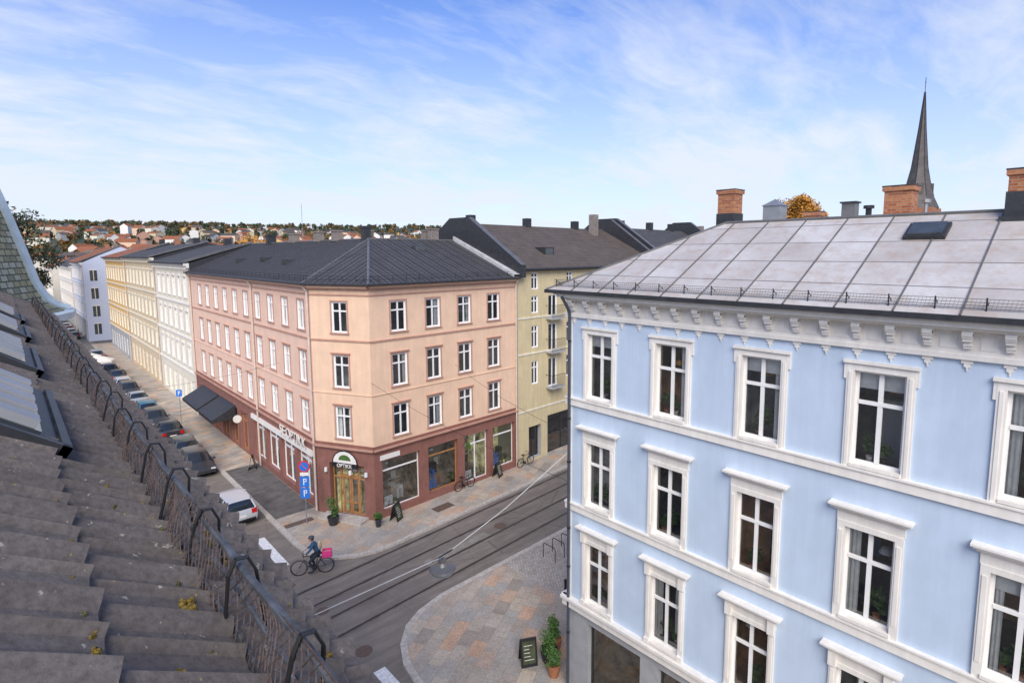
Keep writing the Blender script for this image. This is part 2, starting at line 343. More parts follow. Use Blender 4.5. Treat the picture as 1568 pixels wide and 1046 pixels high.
# ------------------------------------------------------------------ BLUE BUILDING
B=empty('blue_apartment_building')
BF=frame((14.5,13.5),(0,-1),(-1,0)); BS=frame((14.5,13.5),(1,0),(0,1)); L=22.
w=MB();t=MB();wi=MB()
cols=[1.42+2.78*i for i in range(8)]; hw=.53
rows=[(11.5,13.75),(7.62,9.9),(3.95,6.2)]
holes=[(c-hw,c+hw,z0,z1) for c in cols for z0,z1 in rows]
wall(w,BF,0,L,3.7,14.9,holes,'blue',.16,'white')
sh=[(1.0+3.0*i,3.3+3.0*i,.5,3.1) for i in range(7)]
wall(w,BF,0,L,0,3.7,sh,'grey',.25,'grey')
for h in sh: window(wi,BF,*h,depth=.25,tr=1,mull=False,fk='dark',gk='glass',ik='shopglow_dim',rd=2)
sc=[1.6+2.8*i for i in range(4)]; sholes=[(c-hw,c+hw,z0,z1) for c in sc for z0,z1 in rows]
wall(w,BS,0,12,3.7,14.9,sholes,'blue',.16); wall(w,BS,0,12,0,3.7,[],'grey')
for h in sholes: window(wi,BS,*h)
w.face([(26.5,13.5,0),(26.5,-8.5,0),(26.5,-8.5,15),(26.5,13.5,15)],'blue')
w.face([(14.5,-8.5,0),(26.5,-8.5,0),(26.5,-8.5,15),(14.5,-8.5,15)],'blue')
for F,LL,cc in ((BF,L,cols),(BS,12,sc)):
    e0=-.09 if F is BF else 0.0
    for z0,z1,pr in ((11.12,11.36,.09),(7.22,7.46,.09)):
        t.box(F,e0,LL,0,pr,z0,z1,'white'); t.box(F,e0,LL,0,pr+.04,z1,z1+.05,'white')
    t.box(F,e0-.06,LL,0,.16,3.45,3.72,'white'); t.box(F,e0-.1,LL,0,.24,3.72,3.82,'white')
    t.box(F,e0,LL,0,.05,14.34,14.9,'white'); t.box(F,e0-.03,LL,0,.10,14.28,14.38,'white')
    t.box(F,-.2,LL,0,.46,14.98,15.08,'white'); t.box(F,-.12,LL,0,.30,14.90,14.98,'white')
    t.box(F,-.3,LL,0,.52,15.08,15.13,'white')
    nb=int(LL/.69)
    for i in range(nb):
        u=.28+.69*i
        t.box(F,u-.09,u+.09,.05,.32,14.80,14.897,'white'); t.box(F,u-.08,u+.08,.05,.25,14.68,14.80,'white'); t.box(F,u-.07,u+.07,.05,.14,14.52,14.68,'white')
        t.tube(F(u-.09,.24,14.79),F(u+.09,.24,14.79),.06,'white',8); t.tube(F(u-.075,.13,14.6),F(u+.075,.13,14.6),.045,'white',8)
        t.box(F,u-.10,u+.10,0,.05,14.20,14.28,'white'); t.box(F,u-.055,u+.055,0,.04,14.12,14.20,'white'); t.tube(F(u,.02,14.12),F(u,.02,14.03),.035,'white',6,.01)
        if i<nb-1: t.box(F,u+.2,u+.49,.05,.065,14.5,14.78,'white')
    for c in cc:
        a,b=c-hw,c+hw
        z0,z1=rows[0]; fwid=.17
        for s0,s1 in ((a-fwid,a),(b,b+fwid)): t.box(F,s0,s1,0,.06,z0-.13,z1+.0,'white'); t.box(F,s0+.05,s1-.05,.06,.08,z0-.1,z1-.03,'white')
        t.box(F,a-fwid,b+fwid,0,.062,z1,z1+.17,'white'); t.box(F,a-fwid-.07,b+fwid+.07,0,.12,z1+.17,z1+.24,'white')
        t.box(F,a-fwid-.06,a-fwid,0,.055,z1-.22,z1+.17,'white'); t.box(F,b+fwid,b+fwid+.06,0,.055,z1-.22,z1+.17,'white')
        t.box(F,a,b,0,.10,z0-.07,z0,'white')
        for k in (1,2):
            z0,z1=rows[k]
            for s0,s1 in ((a-fwid,a),(b,b+fwid)):
                t.box(F,s0,s1,0,.07,z0-.13,z1,'white'); 
                t.box(F,s0+.04,s1-.04,.07,.09,z0+.25,z1-.1,'white')
            t.box(F,a-fwid,b+fwid,0,.072,z1,z1+.13,'white')
            t.box(F,a-fwid-.02,b+fwid+.02,0,.05,z1+.13,z1+.40,'white')
            if k==2:
                for q in (a-fwid/2,b+fwid/2): t.box(F,q-.09,q+.09,.05,.16,z1+.02,z1+.40,'white'); t.box(F,q-.09,q+.09,.05,.13,z0-.1,z0+.05,'white')
            t.box(F,a-fwid-.08,b+fwid+.08,0,.13,z1+.40,z1+.46,'white'); t.box(F,a-fwid-.14,b+fwid+.14,0,.20,z1+.46,z1+.52,'white'); t.box(F,a-fwid-.18,b+fwid+.18,0,.26,z1+.52,z1+.57,'white')
            t.box(F,a-.02,b+.02,0,.12,z0-.08,z0,'white')
ci=0
for c in cols:
    for z0,z1 in rows:
        ci+=1
        window(wi,BF,c-hw,c+hw,z0,z1,curt=[1,0,0,0,1,0,2][ci%7],plant=[2,3,3,2,2,4,3,2][ci%8],rd=1.6,furn=1,ik=['interior','interior3','interior2','interior','interior2'][(ci*3)%5])
for (c,zr) in ((0,0),(3,0),(4,1),(2,0)):
    z0,z1=rows[zr]; wi.face([BF(cols[c]-hw,-.24,z1-.45),BF(cols[c]+hw,-.24,z1-.45),BF(cols[c]+hw,-.24,z1),BF(cols[c]-hw,-.24,z1)],'curtain')
t.box(BF,-.03,.16,0,.03,3.83,14.2,'white')
pp=[BF(.12,.52,15.0),BF(.12,.40,14.85),BF(.14,.14,14.45)]
t.path(pp,.055,'pipe',8); t.tube(BF(.14,.14,14.45),BF(.14,.14,.1),.055,'pipe',8)
for z in (13.4,10.6,9.0,6.5,5.0,2.4): t.tube(BF(.14,.14,z),BF(.14,.14,z+.06),.072,'black',8)
t.box(BF,-.62,L,.50,.64,15.12,15.24,'dark'); t.box(BS,-.62,12,.50,.64,15.12,15.24,'dark')
t.box(BF,-.6,L,.0,.52,15.131,15.17,'dark'); t.box(BS,-.5,12,.0,.52,15.131,15.17,'dark')
w.obj('walls',B); t.obj('cornices_and_surrounds',B); wi.obj('windows',B)
rf=MB()
e=.58; ex,ey,ez=14.5-e,13.5+e,15.22; rx,ry,rz=18.3,9.7,17.5
roofquad(rf,[(ex,ey,ez),(ex,-8.5,ez),(rx,-8.5,rz),(rx,ry,rz)],'sheet')
roofquad(rf,[(27,ey,ez),(ex,ey,ez),(rx,ry,rz),(23,ry,rz)],'sheet')
roofquad(rf,[(23,ry,rz),(rx,ry,rz),(rx,-8.5,rz),(23,-8.5,rz)],'sheet')
roofquad(rf,[(27,-8.5,ez),(27,ey,ez),(23,ry,rz),(23,-8.5,rz)],'sheet')
def onA(x,y): return Vector((x,y,ez+(rz-ez)*(x-ex)/(rx-ex)))
y=ey-1.18
while y>-8.4:
    xt=rx if y<ry else ex+(ey-y)*(rx-ex)/(ey-ry)
    a=onA(ex+.02,y);b=onA(xt,y); rf.tube(a+Vector((0,0,.014)),b+Vector((0,0,.014)),.024,'zinc',4); y-=1.18
x=ex+.9
while x<27:
    yt=ry if rx<x<23 else (ey-(x-ex)*(ey-ry)/(rx-ex) if x<=rx else ey-(27-x)*(ey-ry)/4)
    zt=rz if rx<x<23 else ez+(rz-ez)*(ey-yt)/(ey-ry)
    rf.tube((x,ey-.02,ez+.012),(x,yt,zt+.012),.022,'zinc',4); x+=1.18
rf.tube((ex,ey,ez+.02),(rx,ry,rz+.02),.04,'zinc',6); rf.tube((rx,ry,rz+.02),(rx,-8.5,rz+.02),.05,'zinc',6)
def RA(u,v,h):
    p=onA(ex+v,u); return p+Vector((-.35*h,0,.94*h))
for (y0,y1,x0,x1,h,k) in ((3.2,4.1,3.05,3.75,.10,'dark'),(3.28,4.02,3.12,3.68,.15,'skyl')):
    P=[RA(y0,x0,h),RA(y1,x0,h),RA(y1,x1,h),RA(y0,x1,h)]; Q=[RA(y0,x0,0),RA(y1,x0,0),RA(y1,x1,0),RA(y0,x1,0)]
    rf.face(P,k)
    for i in range(4): rf.face([P[i],P[(i+1)%4],Q[(i+1)%4],Q[i]],k)
rf.obj('roof',B)
sg=MB(); 
for (F,LL) in ((BF,L),(BS,12)):
    n=.36
    for i in range(int(LL/.85)+1):
        u=-.3+.85*i; sg.tube(F(u,n,15.25),F(u,n,15.60),.015,'black',5); sg.tube(F(u,n,15.55),F(u,n-.3,15.40),.012,'black',4)
    for z in (15.38,15.44,15.50,15.57): sg.tube(F(-.4,n,z),F(LL,n,z),.008,'zinc',4)
    for i in range(int(LL/.07)): sg.tube(F(-.3+.07*i,n,15.35),F(-.25+.07*i,n,15.57),.0035,'zinc',3)
sg.obj('snow_guard',B)
def chimney(name,parent,x,y,z0,z1,wx,wy,flash=.5,cap='dark',k='brick'):
    mb=MB(); F=frame((x,y),(1,0),(0,1))
    mb.box(F,-wx/2,wx/2,-wy/2,wy/2,z0,z1-.16,k)
    mb.box(F,-wx/2-.05,wx/2+.05,-wy/2-.05,wy/2+.05,z1-.16,z1-.03,k); mb.box(F,-wx/2-.06,wx/2+.06,-wy/2-.06,wy/2+.06,z1-.03,z1+.0,cap)
    if flash: mb.box(F,-wx/2-.03,wx/2+.03,-wy/2-.03,wy/2+.03,z0-.2,z0+flash,'dark'); mb.box(F,-wx/2-.12,wx/2+.12,-wy/2-.12,wy/2+.12,z0-.3,z0+.06,'dark')
    return mb.obj(name,parent)
chimney('brick_chimney',B,19.4,10.15,17.2,18.75,.62,.62,.7)
chimney('brick_chimney_tall',B,19.6,4.85,17.45,18.45,.68,.7,.1)
chimney('brick_chimney_near',B,18.3,1.75,17.3,18.5,.8,.9,.65)
chimney('brick_chimney_small',B,22.0,8.2,17.45,18.0,.5,.5,.1)
v=MB(); v.box(frame((20.3,8.9),(1,0),(0,1)),-.3,.3,-.3,.3,17.4,18.15,'galv')
P0=[(19.95,8.55,18.15),(20.65,8.55,18.15),(20.65,9.25,18.15),(19.95,9.25,18.15)]
for i in range(4): v.face([P0[i],P0[(i+1)%4],(20.3,8.9,18.4)],'galv')
v.box(frame((20.5,6.5),(1,0),(0,1)),-.2,.2,-.2,.2,17.4,18.1,'zinc'); v.box(frame((20.5,6.5),(1,0),(0,1)),-.25,.25,-.25,.25,18.1,18.15,'dark')
v.tube((20.5,5.95,17.4),(20.5,5.95,18.0),.09,'dark',8); v.tube((20.5,5.95,17.9),(20.5,5.95,18.0),.16,'dark',8)
v.tube((20,4.3,17.4),(20,4.3,18.0),.05,'galv',8); v.tube((20,4.3,17.95),(20,4.3,18.05),.12,'galv',8)
v.obj('roof_vents',B)

# ------------------------------------------------------------------ PINK BUILDING
P=empty('pink_corner_building')
c3,s3=math.cos(math.radians(3.2)),math.sin(math.radians(3.2))
PB=frame((15.6,30.7),(c3,s3),(s3,-c3)); PC=frame((15.6,30.7),(-2,3.7),(-3.7,-2)); PA=frame((13.6,34.4),(0,1),(-1,0))
LB,LC,LA=12.3,4.206,30.0
w=MB();t=MB();wi=MB()
prow=[(11.75,13.62),(8.35,10.35),(5.15,7.15)]
bcol=[2.0,4.62,7.25,9.95]; acol=[1.5+2.78*i for i in range(11)]; acol=[a for a in acol if a<29.2]
def pwin(F,cs,LL,k,shops):
    hs=[(c-.55,c+.55,z0,z1) for c in cs for z0,z1 in prow]
    wall(w,F,0,LL,4.7,14.75,hs,k,.14,'wframe')
    wall(w,F,0,LL,0,4.4,shops,'maroon',.3,'maroon')
    w.box(F,0,LL,-.1,.0-.002,4.4,4.7,'maroon')
    t.box(F,-.02,LL,0,.12,4.42,4.52,'maroon'); t.box(F,-.04,LL,0,.20,4.52,4.62,'redtrim'); t.box(F,-.0,LL,0,.06,4.62,4.8,'maroon')
    t.box(F,-.01,LL,0,.07,11.22,11.32,'redtrim'); t.box(F,-.0,LL,0,.05,8.0-.05,8.0,k)
    t.box(F,-.0,LL,0,.06,14.0,14.08,'redtrim'); t.box(F,-.03,LL,0,.16,14.36,14.46,'redtrim'); t.box(F,-.06,LL,0,.30,14.46,14.6,k); t.box(F,-.1,LL+.0,.0,.42,14.6,14.66,'redtrim')
    for c in cs:
        for z0,z1 in prow:
            a,b=c-.55,c+.55
            t.box(F,a-.09,a,0,.035,z0,z1,'redtrim'); t.box(F,b,b+.09,0,.035,z0,z1,'redtrim'); t.box(F,a-.09,b+.09,0,.037,z1,z1+.1,'redtrim')
            t.box(F,a-.13,b+.13,0,.09,z0-.09,z0,'redtrim')
            if z0<8.4: t.box(F,a-.15,b+.15,0,.11,z1+.1,z1+.17,'redtrim')
            window(wi,F,a,b,z0,z1,depth=.12,tr=.7,gk='glass',curt=random.choice([0,1,0,2]),plant=random.choice([0,0,1]),rd=1.2,fw=.09,ik=random.choice(['interior','interior','interior3']))
bsh=[(.55,3.35,.55,3.75),(4.0,6.5,.55,3.75),(7.1,9.3,.3,3.75),(9.8,12.0,.55,3.75)]
pwin(PB,bcol,LB,'peach',bsh)
for i,h in enumerate(bsh):
    window(wi,PB,*h,depth=.3,tr=.78,mull=(i==2),fk='wframe' if i!=1 else 'wood',gk='glass',ik=['shopglow_dim','shopglow_dim','shopglow_dim','shoplit'][i],rd=2.,plant=3,furn=1)
    for q in range(6):
        x=U(h[0]+.2,h[1]-.4); wi.box(PB,x,x+U(.15,.4),-1.4,-1.0,h[2],h[2]+U(.4,1.2),random.choice(['white','wood','signb','leafd','pot','curtain']))
    for zz in (1.5,2.2): wi.box(PB,h[0]+.2,h[1]-.2,-2.2,-2.0,zz,zz+.04,'white')
    wi.box(PB,h[0]+.3,h[0]+.9,-.42,-.40,h[2]+.1,h[2]+.7,random.choice(['curtain','signb','leafo']))
pwin(PC,[2.1],LC,'peach',[(.75,3.3,.15,3.5)])
pwin(PA,acol,LA,'peach_shaded',[(.9+3.0*i,3.4+3.0*i,.6,3.5) for i in range(4)]+[(14+2.7*i,16+2.7*i,.2,3.5) for i in range(6)])
for i in range(4):
    window(wi,PA,.9+3.0*i,3.4+3.0*i,.6,3.5,depth=.3,tr=.8,fk='wframe',ik='shopglow_dim',rd=2,plant=3,furn=1)
    for q in range(4):
        x=U(1.1+3*i,3.0+3*i); wi.box(PA,x,x+.25,-1.0,-.7,.6,.6+U(.3,1.1),random.choice(['white','wood','leafd','curtain']))
for i in range(6): window(wi,PA,14+2.7*i,16+2.7*i,.2,3.5,depth=.3,tr=.75,fk='wood',gk='glass2',ik='shopglow_dim',rd=2)
window(wi,PC,.8,1.35,.15,3.3,depth=.35,tr=.75,mull=False,fk='wood',ik='shopglow_dim'); window(wi,PC,2.7,3.25,.15,3.3,depth=.35,tr=.75,mull=False,fk='wood',ik='shopglow_dim')
window(wi,PC,1.42,2.02,.15,2.5,depth=.45,tr=.3,mull=False,fk='wood',ik='shoplit',fw=.12); window(wi,PC,2.04,2.64,.15,2.5,depth=.45,tr=.3,mull=False,fk='wood',ik='shoplit',fw=.12)
wi.box(PC,1.35,2.7,-.42,-.32,2.5,2.62,'wood'); window(wi,PC,1.38,2.68,2.62,3.3,depth=.4,tr=1,fk='wood',ik='shopglow_dim')
t.box(PC,.5,3.6,0,.9,.0,.26,'stonew')
for q in (.55,1.7,3.5): t.tube(PC(q,.1,2.9),PC(q,.1,3.15),.1,'curtain',8)
th=[i*math.pi/8 for i in range(9)]
t.face([PC(2.1+.95*math.cos(a),.05,3.55+.85*math.sin(a)) for a in th],'black'); t.face([PC(2.1+.86*math.cos(a),.06,3.58+.74*math.sin(a)) for a in th],'white'); t.face([PC(2.1+.45*math.cos(a),.07,3.75+.36*math.sin(a)) for a in th],'leaf')
t.box(PC,1.15,3.05,.0,.08,3.3,3.55,'black')
def text(s,F,u,n,z,size,k,name,parent):
    cu=bpy.data.curves.new(name,'FONT'); cu.body=s; cu.size=size; cu.extrude=.02; cu.align_x='CENTER'; cu.materials.append(M[k])
    o=bpy.data.objects.new(name,cu); scene.collection.objects.link(o)
    a=(F(1,0,0)-F(0,0,0)); nn=(F(0,1,0)-F(0,0,0)); zz=Vector((0,0,1))
    if a.cross(zz).dot(nn)<0: a=-a
    o.matrix_world=Matrix(((a.x,zz.x,nn.x,0),(a.y,zz.y,nn.y,0),(a.z,zz.z,nn.z,0),(0,0,0,1))); o.location=F(u,n,z); o.parent=parent
    return o
text('OPTIKK',PC,2.1,.1,3.31,.32,'white','door_sign_letters',P)
t.box(PA,.6,12.6,0,.14,3.6,3.95,'white')
text('SE:OPTIKK',PA,3.6,.22,3.95,1.0,'white','shop_sign_letters',P)
t.box(PB,.4,1.8,0,.06,3.85,4.15,'white')
for u0,u1 in ((17,21.5),(22,27.5)):
    pts=[PA(u0,.05,3.7),PA(u1,.05,3.7),PA(u1,1.9,2.7),PA(u0,1.9,2.7)]; t.face(pts,'dark')
    t.face([PA(u0,1.9,2.7),PA(u1,1.9,2.7),PA(u1,1.9,2.45),PA(u0,1.9,2.45)],'black'); t.face([PA(u0,.05,3.7),PA(u0,1.9,2.7),PA(u0,1.9,2.45),PA(u0,.05,2.6)],'dark')
for F,u,k in ((PA,.15,'pipew'),(PA,10.9,'pipew'),(PA,29.8,'pipew')):
    t.path([F(u,.4,14.6),F(u,.12,14.2),F(u,.12,.15)],.07,k,8)
t.path([PB(12.15,.4,14.6),PB(12.15,.12,14.2),PB(12.15,.12,.15)],.06,'pipew',8)
t.tube(PA(14,0,3.6),PA(14,.8,3.6),.02,'black',5); t.tube(PA(13.97,.75,3.3),PA(14.03,.75,3.3),.32,'white',16)
t.tube(PB(7.0,.5,3.2),PB(7.06,.5,3.2),.25,'leaf',14); t.tube(PB(7,0,3.2),PB(7,.5,3.2),.02,'black',4)
w.obj('walls',P); t.obj('cornices_and_trim',P); wi.obj('windows_and_shopfronts',P)
rf=MB(); ov=.5
EA0=PA(30,ov,14.72);EA1=Vector((13.6-ov,34.3,14.72)); EC1=Vector((15.35,30.15,14.72)); EB1=PB(LB,ov,14.72)
AP=Vector((19.6,38.2,17.55)); AR=Vector((19.6,64.4,17.55)); BR=Vector((27.6,38.7,17.55))
roofquad(rf,[EA0,EA1,AP,AR],'rooftile'); roofquad(rf,[EA1,EC1,AP],'rooftile'); roofquad(rf,[EC1,EB1,BR,AP],'rooftile')
def rolls(a,b,c,d,sp_,k='dark'):
    a,b,c,d=map(Vector,(a,b,c,d)); n=int((b-a).length/sp_); e_=(b-a).normalized()
    for i in range(1,n):
        p=a+e_*sp_*i; nrm=(b-a).cross(d-a).normalized(); up=nrm.cross(e_).normalized()
        if up.z<0: up=-up
        H_=(d.z-a.z)/up.z; ud=(d-a).dot(e_); uc=(c-a).dot(e_); ui=sp_*i; Lb=(b-a).length; tmax=1.
        if ui<ud and ud>0: tmax=min(tmax,ui/ud)
        if ui>uc and uc<Lb: tmax=min(tmax,(Lb-ui)/(Lb-uc))
        rf.tube(p,p+up*H_*tmax,.028,k,4)
rolls(EA0,EA1,AP,AR,.45); rolls(EC1,EB1,BR,AP,.45); rolls(EA1,EC1,AP,AP,.45)
roofquad(rf,[(25.8,45,14.8),(25.8,64.4,14.8),AR,(19.6,45,17.55)],'rooftile'); roofquad(rf,[(28,44.6,14.8),(22,44.6,14.8),AP,BR],'rooftile')
rf.face([(13.6,64.4,0),(25.8,64.4,0),(25.8,64.4,14.8),AR,(13.6,64.4,14.8)],'grey')
rf.face([(25.8,45,0),(25.8,64.4,0),(25.8,64.4,14.8),(25.8,45,14.8)],'cream')
for a,b in ((EA0,EA1),(EA1,EC1),(EC1,EB1)):
    rf.tube(a+Vector((0,0,-.03)),b+Vector((0,0,-.03)),.075,'dark',8)
    d=(b-a); n=int(d.length/.9); inn=(AP-a.lerp(b,.5)); inn.z=0; inn.normalize(); o=inn*.35+Vector((0,0,.16)); up=Vector((0,0,.30))
    for i in range(n+1):
        q=a+d*i/max(n,1)+o; rf.tube(q,q+up,.015,'black',4)
    for zz in (.12,.28): rf.tube(a+o+Vector((0,0,zz)),b+o+Vector((0,0,zz)),.012,'black',4)
for a,b in ((EA1,AP),(EC1,AP),(AP,AR),(AP,BR)): rf.tube(a,b,.09,'zinc',6)
for (u,v_) in ((8,.4),(14,.45),(20,.4)):
    p=EA1.lerp(EA0,u/30); q=AP.lerp(AR,u/30); c=p.lerp(q,v_)
    rf.box(frame((c.x,c.y),(1,0),(0,1)),-.35,.35,-.4,.4,c.z-.1,c.z+.22,'skyl')
c=EC1.lerp(EB1,.45).lerp(AP.lerp(BR,.45),.75); rf.box(frame((c.x,c.y),(1,0),(0,1)),-.4,.4,-.3,.3,c.z-.1,c.z+.2,'skyl')
a=PB(LB+.02,.35,14.6);b=Vector((27.95,38.7,17.65))
rf.face([a+Vector((-.55,0,.35)),a+Vector((.05,0,.35)),b+Vector((.05,0,.25)),b+Vector((-.55,0,.25))],'lightcap'); rf.face([a+Vector((-.55,0,.35)),b+Vector((-.55,0,.25)),b+Vector((-.55,0,-.3)),a+Vector((-.55,0,-.1))],'lightcap')
rf.obj('roof',P)
M['chim']=mat('chimney_render',(.25,.21,.18),.85,.2,4)
for i,(x,y,zt,wx,k) in enumerate(((19.6,38.6,18.5,.5,'dark'),(20.2,39.4,18.3,.6,'chim'),(19.6,43.5,18.4,.7,'chim'),(19.6,47,18.4,.7,'chim'),(19.6,52.5,18.4,.8,'chim'),(19.6,58.5,18.4,.8,'dark'),(25.6,38.9,18.55,.7,'chim'),(25.6,39.9,18.45,.6,'chim'))):
    chimney('chimney_%s'%'abcdefgh'[i],P,x,y,17.2,zt,wx,.55,.3,k=k)
an=MB(); an.tube((20.2,52,17),(20.2,52,21.0),.02,'galv',5); an.obj('roof_antenna',P)

# ------------------------------------------------------------------ row buildings
def rowbuilding(name,x0,y0,y1,eave,k,storeys,roofk='rooftile',ridge=2.8,depth=12,trim='white',gnd='grey',sp=2.7):
    E=empty(name); F=frame((x0,y0),(0,1),(-1,0)); LL=y1-y0; w=MB();t=MB();wi=MB(); gh=4.2; fh=(eave-.6-gh)/(storeys-1)
    n=int(LL/sp); off=(LL-(n-1)*sp)/2
    hs=[(off+i*sp-.5,off+i*sp+.5,gh+fh*j+.7,gh+fh*j+.7+min(2.1,fh-1.1)) for i in range(n) for j in range(storeys-1)]
    gs=[(off+i*sp-.9,off+i*sp+.9,.5,3.3) for i in range(n)]
    wall(w,F,0,LL,gh,eave,hs,k,.15,trim); wall(w,F,0,LL,0,gh,gs,gnd,.25,gnd)
    for h in hs:
        window(wi,F,*h,depth=.13,tr=.68,ik='interior',gk='glass2',rd=.6)
        t.box(F,h[0]-.14,h[0],0,.05,h[2],h[3],trim); t.box(F,h[1],h[1]+.14,0,.05,h[2],h[3],trim); t.box(F,h[0]-.2,h[1]+.2,0,.12,h[3],h[3]+.22,trim); t.box(F,h[0]-.14,h[1]+.14,0,.1,h[2]-.12,h[2],trim)
    for h in gs: window(wi,F,*h,depth=.2,tr=.75,ik='interior',gk='glass2',rd=.6)
    for j in range(storeys-1): t.box(F,0,LL,0,.1,gh+fh*j-.1,gh+fh*j+.1,trim)
    t.box(F,0,LL,0,.5,eave-.25,eave,trim); t.box(F,0,LL,0,.25,eave-.5,eave-.25,trim); t.box(F,0,LL,.5,.65,eave-.12,eave+.04,'dark')
    for i in range(int(LL/.9)): t.box(F,.3+i*.9,.5+i*.9,.0,.4,eave-.62,eave-.5,trim)
    t.path([F(.2,.1,eave-.4),F(.2,.1,.2)],.06,'pipew',6)
    rx=x0+depth/2
    roofquad(w,[(x0-.6,y1,eave),(x0-.6,y0,eave),(rx,y0,eave+ridge),(rx,y1,eave+ridge)],roofk); roofquad(w,[(x0+depth,y0,eave),(x0+depth,y1,eave),(rx,y1,eave+ridge),(rx,y0,eave+ridge)],roofk)
    for yy in (y0,y1): w.face([(x0,yy,0),(x0+depth,yy,0),(x0+depth,yy,eave),(rx,yy,eave+ridge),(x0,yy,eave)],'dark' if yy==y0 and name.endswith('apartment_building') else k)
    w.face([(x0+depth,y0,0),(x0+depth,y1,0),(x0+depth,y1,eave),(x0+depth,y0,eave)],k)
    w.tube((x0-.55,y0,eave+.12),(rx,y0,eave+ridge+.12),.14,'zinc',4)
    for i in range(max(1,int(LL/9))):
        yy=y0+LL*(i+.5)/max(1,int(LL/9)); w.box(frame((rx,yy),(1,0),(0,1)),-.35,.35,-.4,.4,eave+ridge-.5,eave+ridge+.7,random.choice(['brick','dark','chim']))
    w.obj('walls_and_roof',E); t.obj('trim',E); wi.obj('windows',E); return E
rowbuilding('cream_apartment_building',13.6,64.45,82,15.6,'cream',4,'rooftile',2.0,trim='white',sp=2.6,gnd='cream')
rowbuilding('tan_apartment_building',13.6,82.05,104.5,16.1,'tan',4,'rooftile',1.9,trim='cream',gnd='tan')
rowbuilding('ochre_apartment_building',13.6,104.55,126.5,16.0,'ochre',4,'roofred',2.2,trim='cream')
rowbuilding('pale_blue_townhouse',11.0,135,158,15.0,'lilac',4,'roofred',3)
rowbuilding('white_townhouse',11.0,158.1,196,14.0,'white',4,'rooftile',3)
rowbuilding('white_townhouse',10.5,215,250,12.5,'cream',4,'roofred',3)
F=frame((11,135),(1,0),(0,-1)); mb=MB()
for i in range(4):
    for j in range(4): mb.box(F,1.+i*2.9,2.1+i*2.9,0,.03,1.3+3.4*j,3.3+3.4*j,'skyl'); mb.box(F,.9+i*2.9,2.2+i*2.9,0,.05,3.3+3.4*j,3.45+3.4*j,'white'); mb.box(F,1.5+i*2.9,1.6+i*2.9,0,.05,1.3+3.4*j,3.3+3.4*j,'white')
mb.obj('end_wall_windows',bpy.data.objects['pale_blue_townhouse'])

# ------------------------------------------------------------------ yellow building on street B
Yb=empty('yellow_apartment_building')
YF=frame(tuple(PB(12.4,0,0))[:2],(c3,s3),(s3,-c3)); LY=20
w=MB();t=MB();wi=MB()
zr=[(13.75,15.0),(11.9,13.2),(9.2,10.9),(6.3,8.1)]
ycs=[1.9+4.2*i for i in range(5)]; hs=[(c-.35,c+.35,a,b) for c in ycs for a,b in zr]; bal=[(c+1.6,c+2.6,a-.5,b) for c in ycs[:4] for a,b in zr[1:]]
wall(w,YF,0,LY,4.2,15.3,hs+bal,'yellow',.14,'wframe'); gar=[(1.2,2.6,.3,2.9),(3.4,7.5,.1,3.4),(9,13,.1,3.4)]
wall(w,YF,0,LY,0,4.2,gar,'yellow',.4,'grey')
for h in hs+bal: window(wi,YF,*h,depth=.12,tr=.72 if h in hs else 1,ik='interior',gk='glass2',rd=.8)
for h in gar: window(wi,YF,*h,depth=.4,tr=1,fk='dark',gk='glass2',ik='interior',rd=1)
for h in bal:
    t.box(YF,h[0]-.3,h[1]+.3,0,.7,h[2]-.12,h[2],'grey')
    for i in range(13): u=h[0]-.28+(h[1]-h[0]+.56)*i/12; t.tube(YF(u,.68,h[2]),YF(u,.68,h[2]+1),.012,'black',4)
    t.tube(YF(h[0]-.3,.68,h[2]+1),YF(h[1]+.3,.68,h[2]+1),.02,'black',4); t.tube(YF(h[0]-.3,.0,h[2]+1),YF(h[0]-.3,.68,h[2]+1),.02,'black',4)
for z in (4.2,8.7,11.5): t.box(YF,0,LY,0,.05,z,z+.12,'cream')
t.box(YF,0,LY,0,.4,15.15,15.3,'dark'); t.tube(YF(0,.42,15.3),YF(LY,.42,15.3),.08,'dark',8)
roofquad(w,[YF(0,.4,15.3),YF(LY,.4,15.3),YF(LY,-7,19.0),YF(0,-7,19.0)],'rooftileb')
roofquad(w,[YF(LY,-14,15.3),YF(0,-14,15.3),YF(0,-7,19.0),YF(LY,-7,19.0)],'rooftileb')
def gable(F,u,zr,ze,dpt,thick=.5,k='dark'):
    pts=[(.5,ze-.6),(.5,ze+.35),(-dpt/2+1.2,zr),(-dpt/2-1.2,zr),(-dpt-.4,ze+.35),(-dpt-.4,ze-.6)]
    A=[F(u,n,z) for n,z in pts];Bq=[F(u+thick,n,z) for n,z in pts]; w.face(A,k);w.face(Bq,k)
    for i in range(len(pts)): j=(i+1)%len(pts); w.face([A[i],A[j],Bq[j],Bq[i]],'zinc' if i in (1,2,3) else k)
gable(YF,-.05,19.4,15.3,13.4); gable(YF,LY-.1,20.0,15.3,14)
w.face([YF(0,0,0),YF(0,-14,0),YF(0,-14,15.3),YF(0,0,15.3)],'grey')
for u in (5,): w.box(YF,u,u+1.2,-3.5,-1.8,15.9,17.0,'dark'); w.box(YF,u+.15,u+1.05,-1.8,-1.78,16.1,16.9,'skyl')
for u in (1.2,8,15): w.box(YF,u,u+.6,-7.3,-6.7,18.6,19.7,'dark')
w.box(YF,16.6,17.3,-6.2,-5.5,17.6,20.4,'chim')
w.obj('walls_and_roof',Yb); t.obj('balconies_and_trim',Yb); wi.obj('windows',Yb)
Zb=empty('dark_roofed_apartment_building'); w=MB(); ZF=frame(tuple(YF(LY+.1,0,0))[:2],(c3,s3),(s3,-c3))
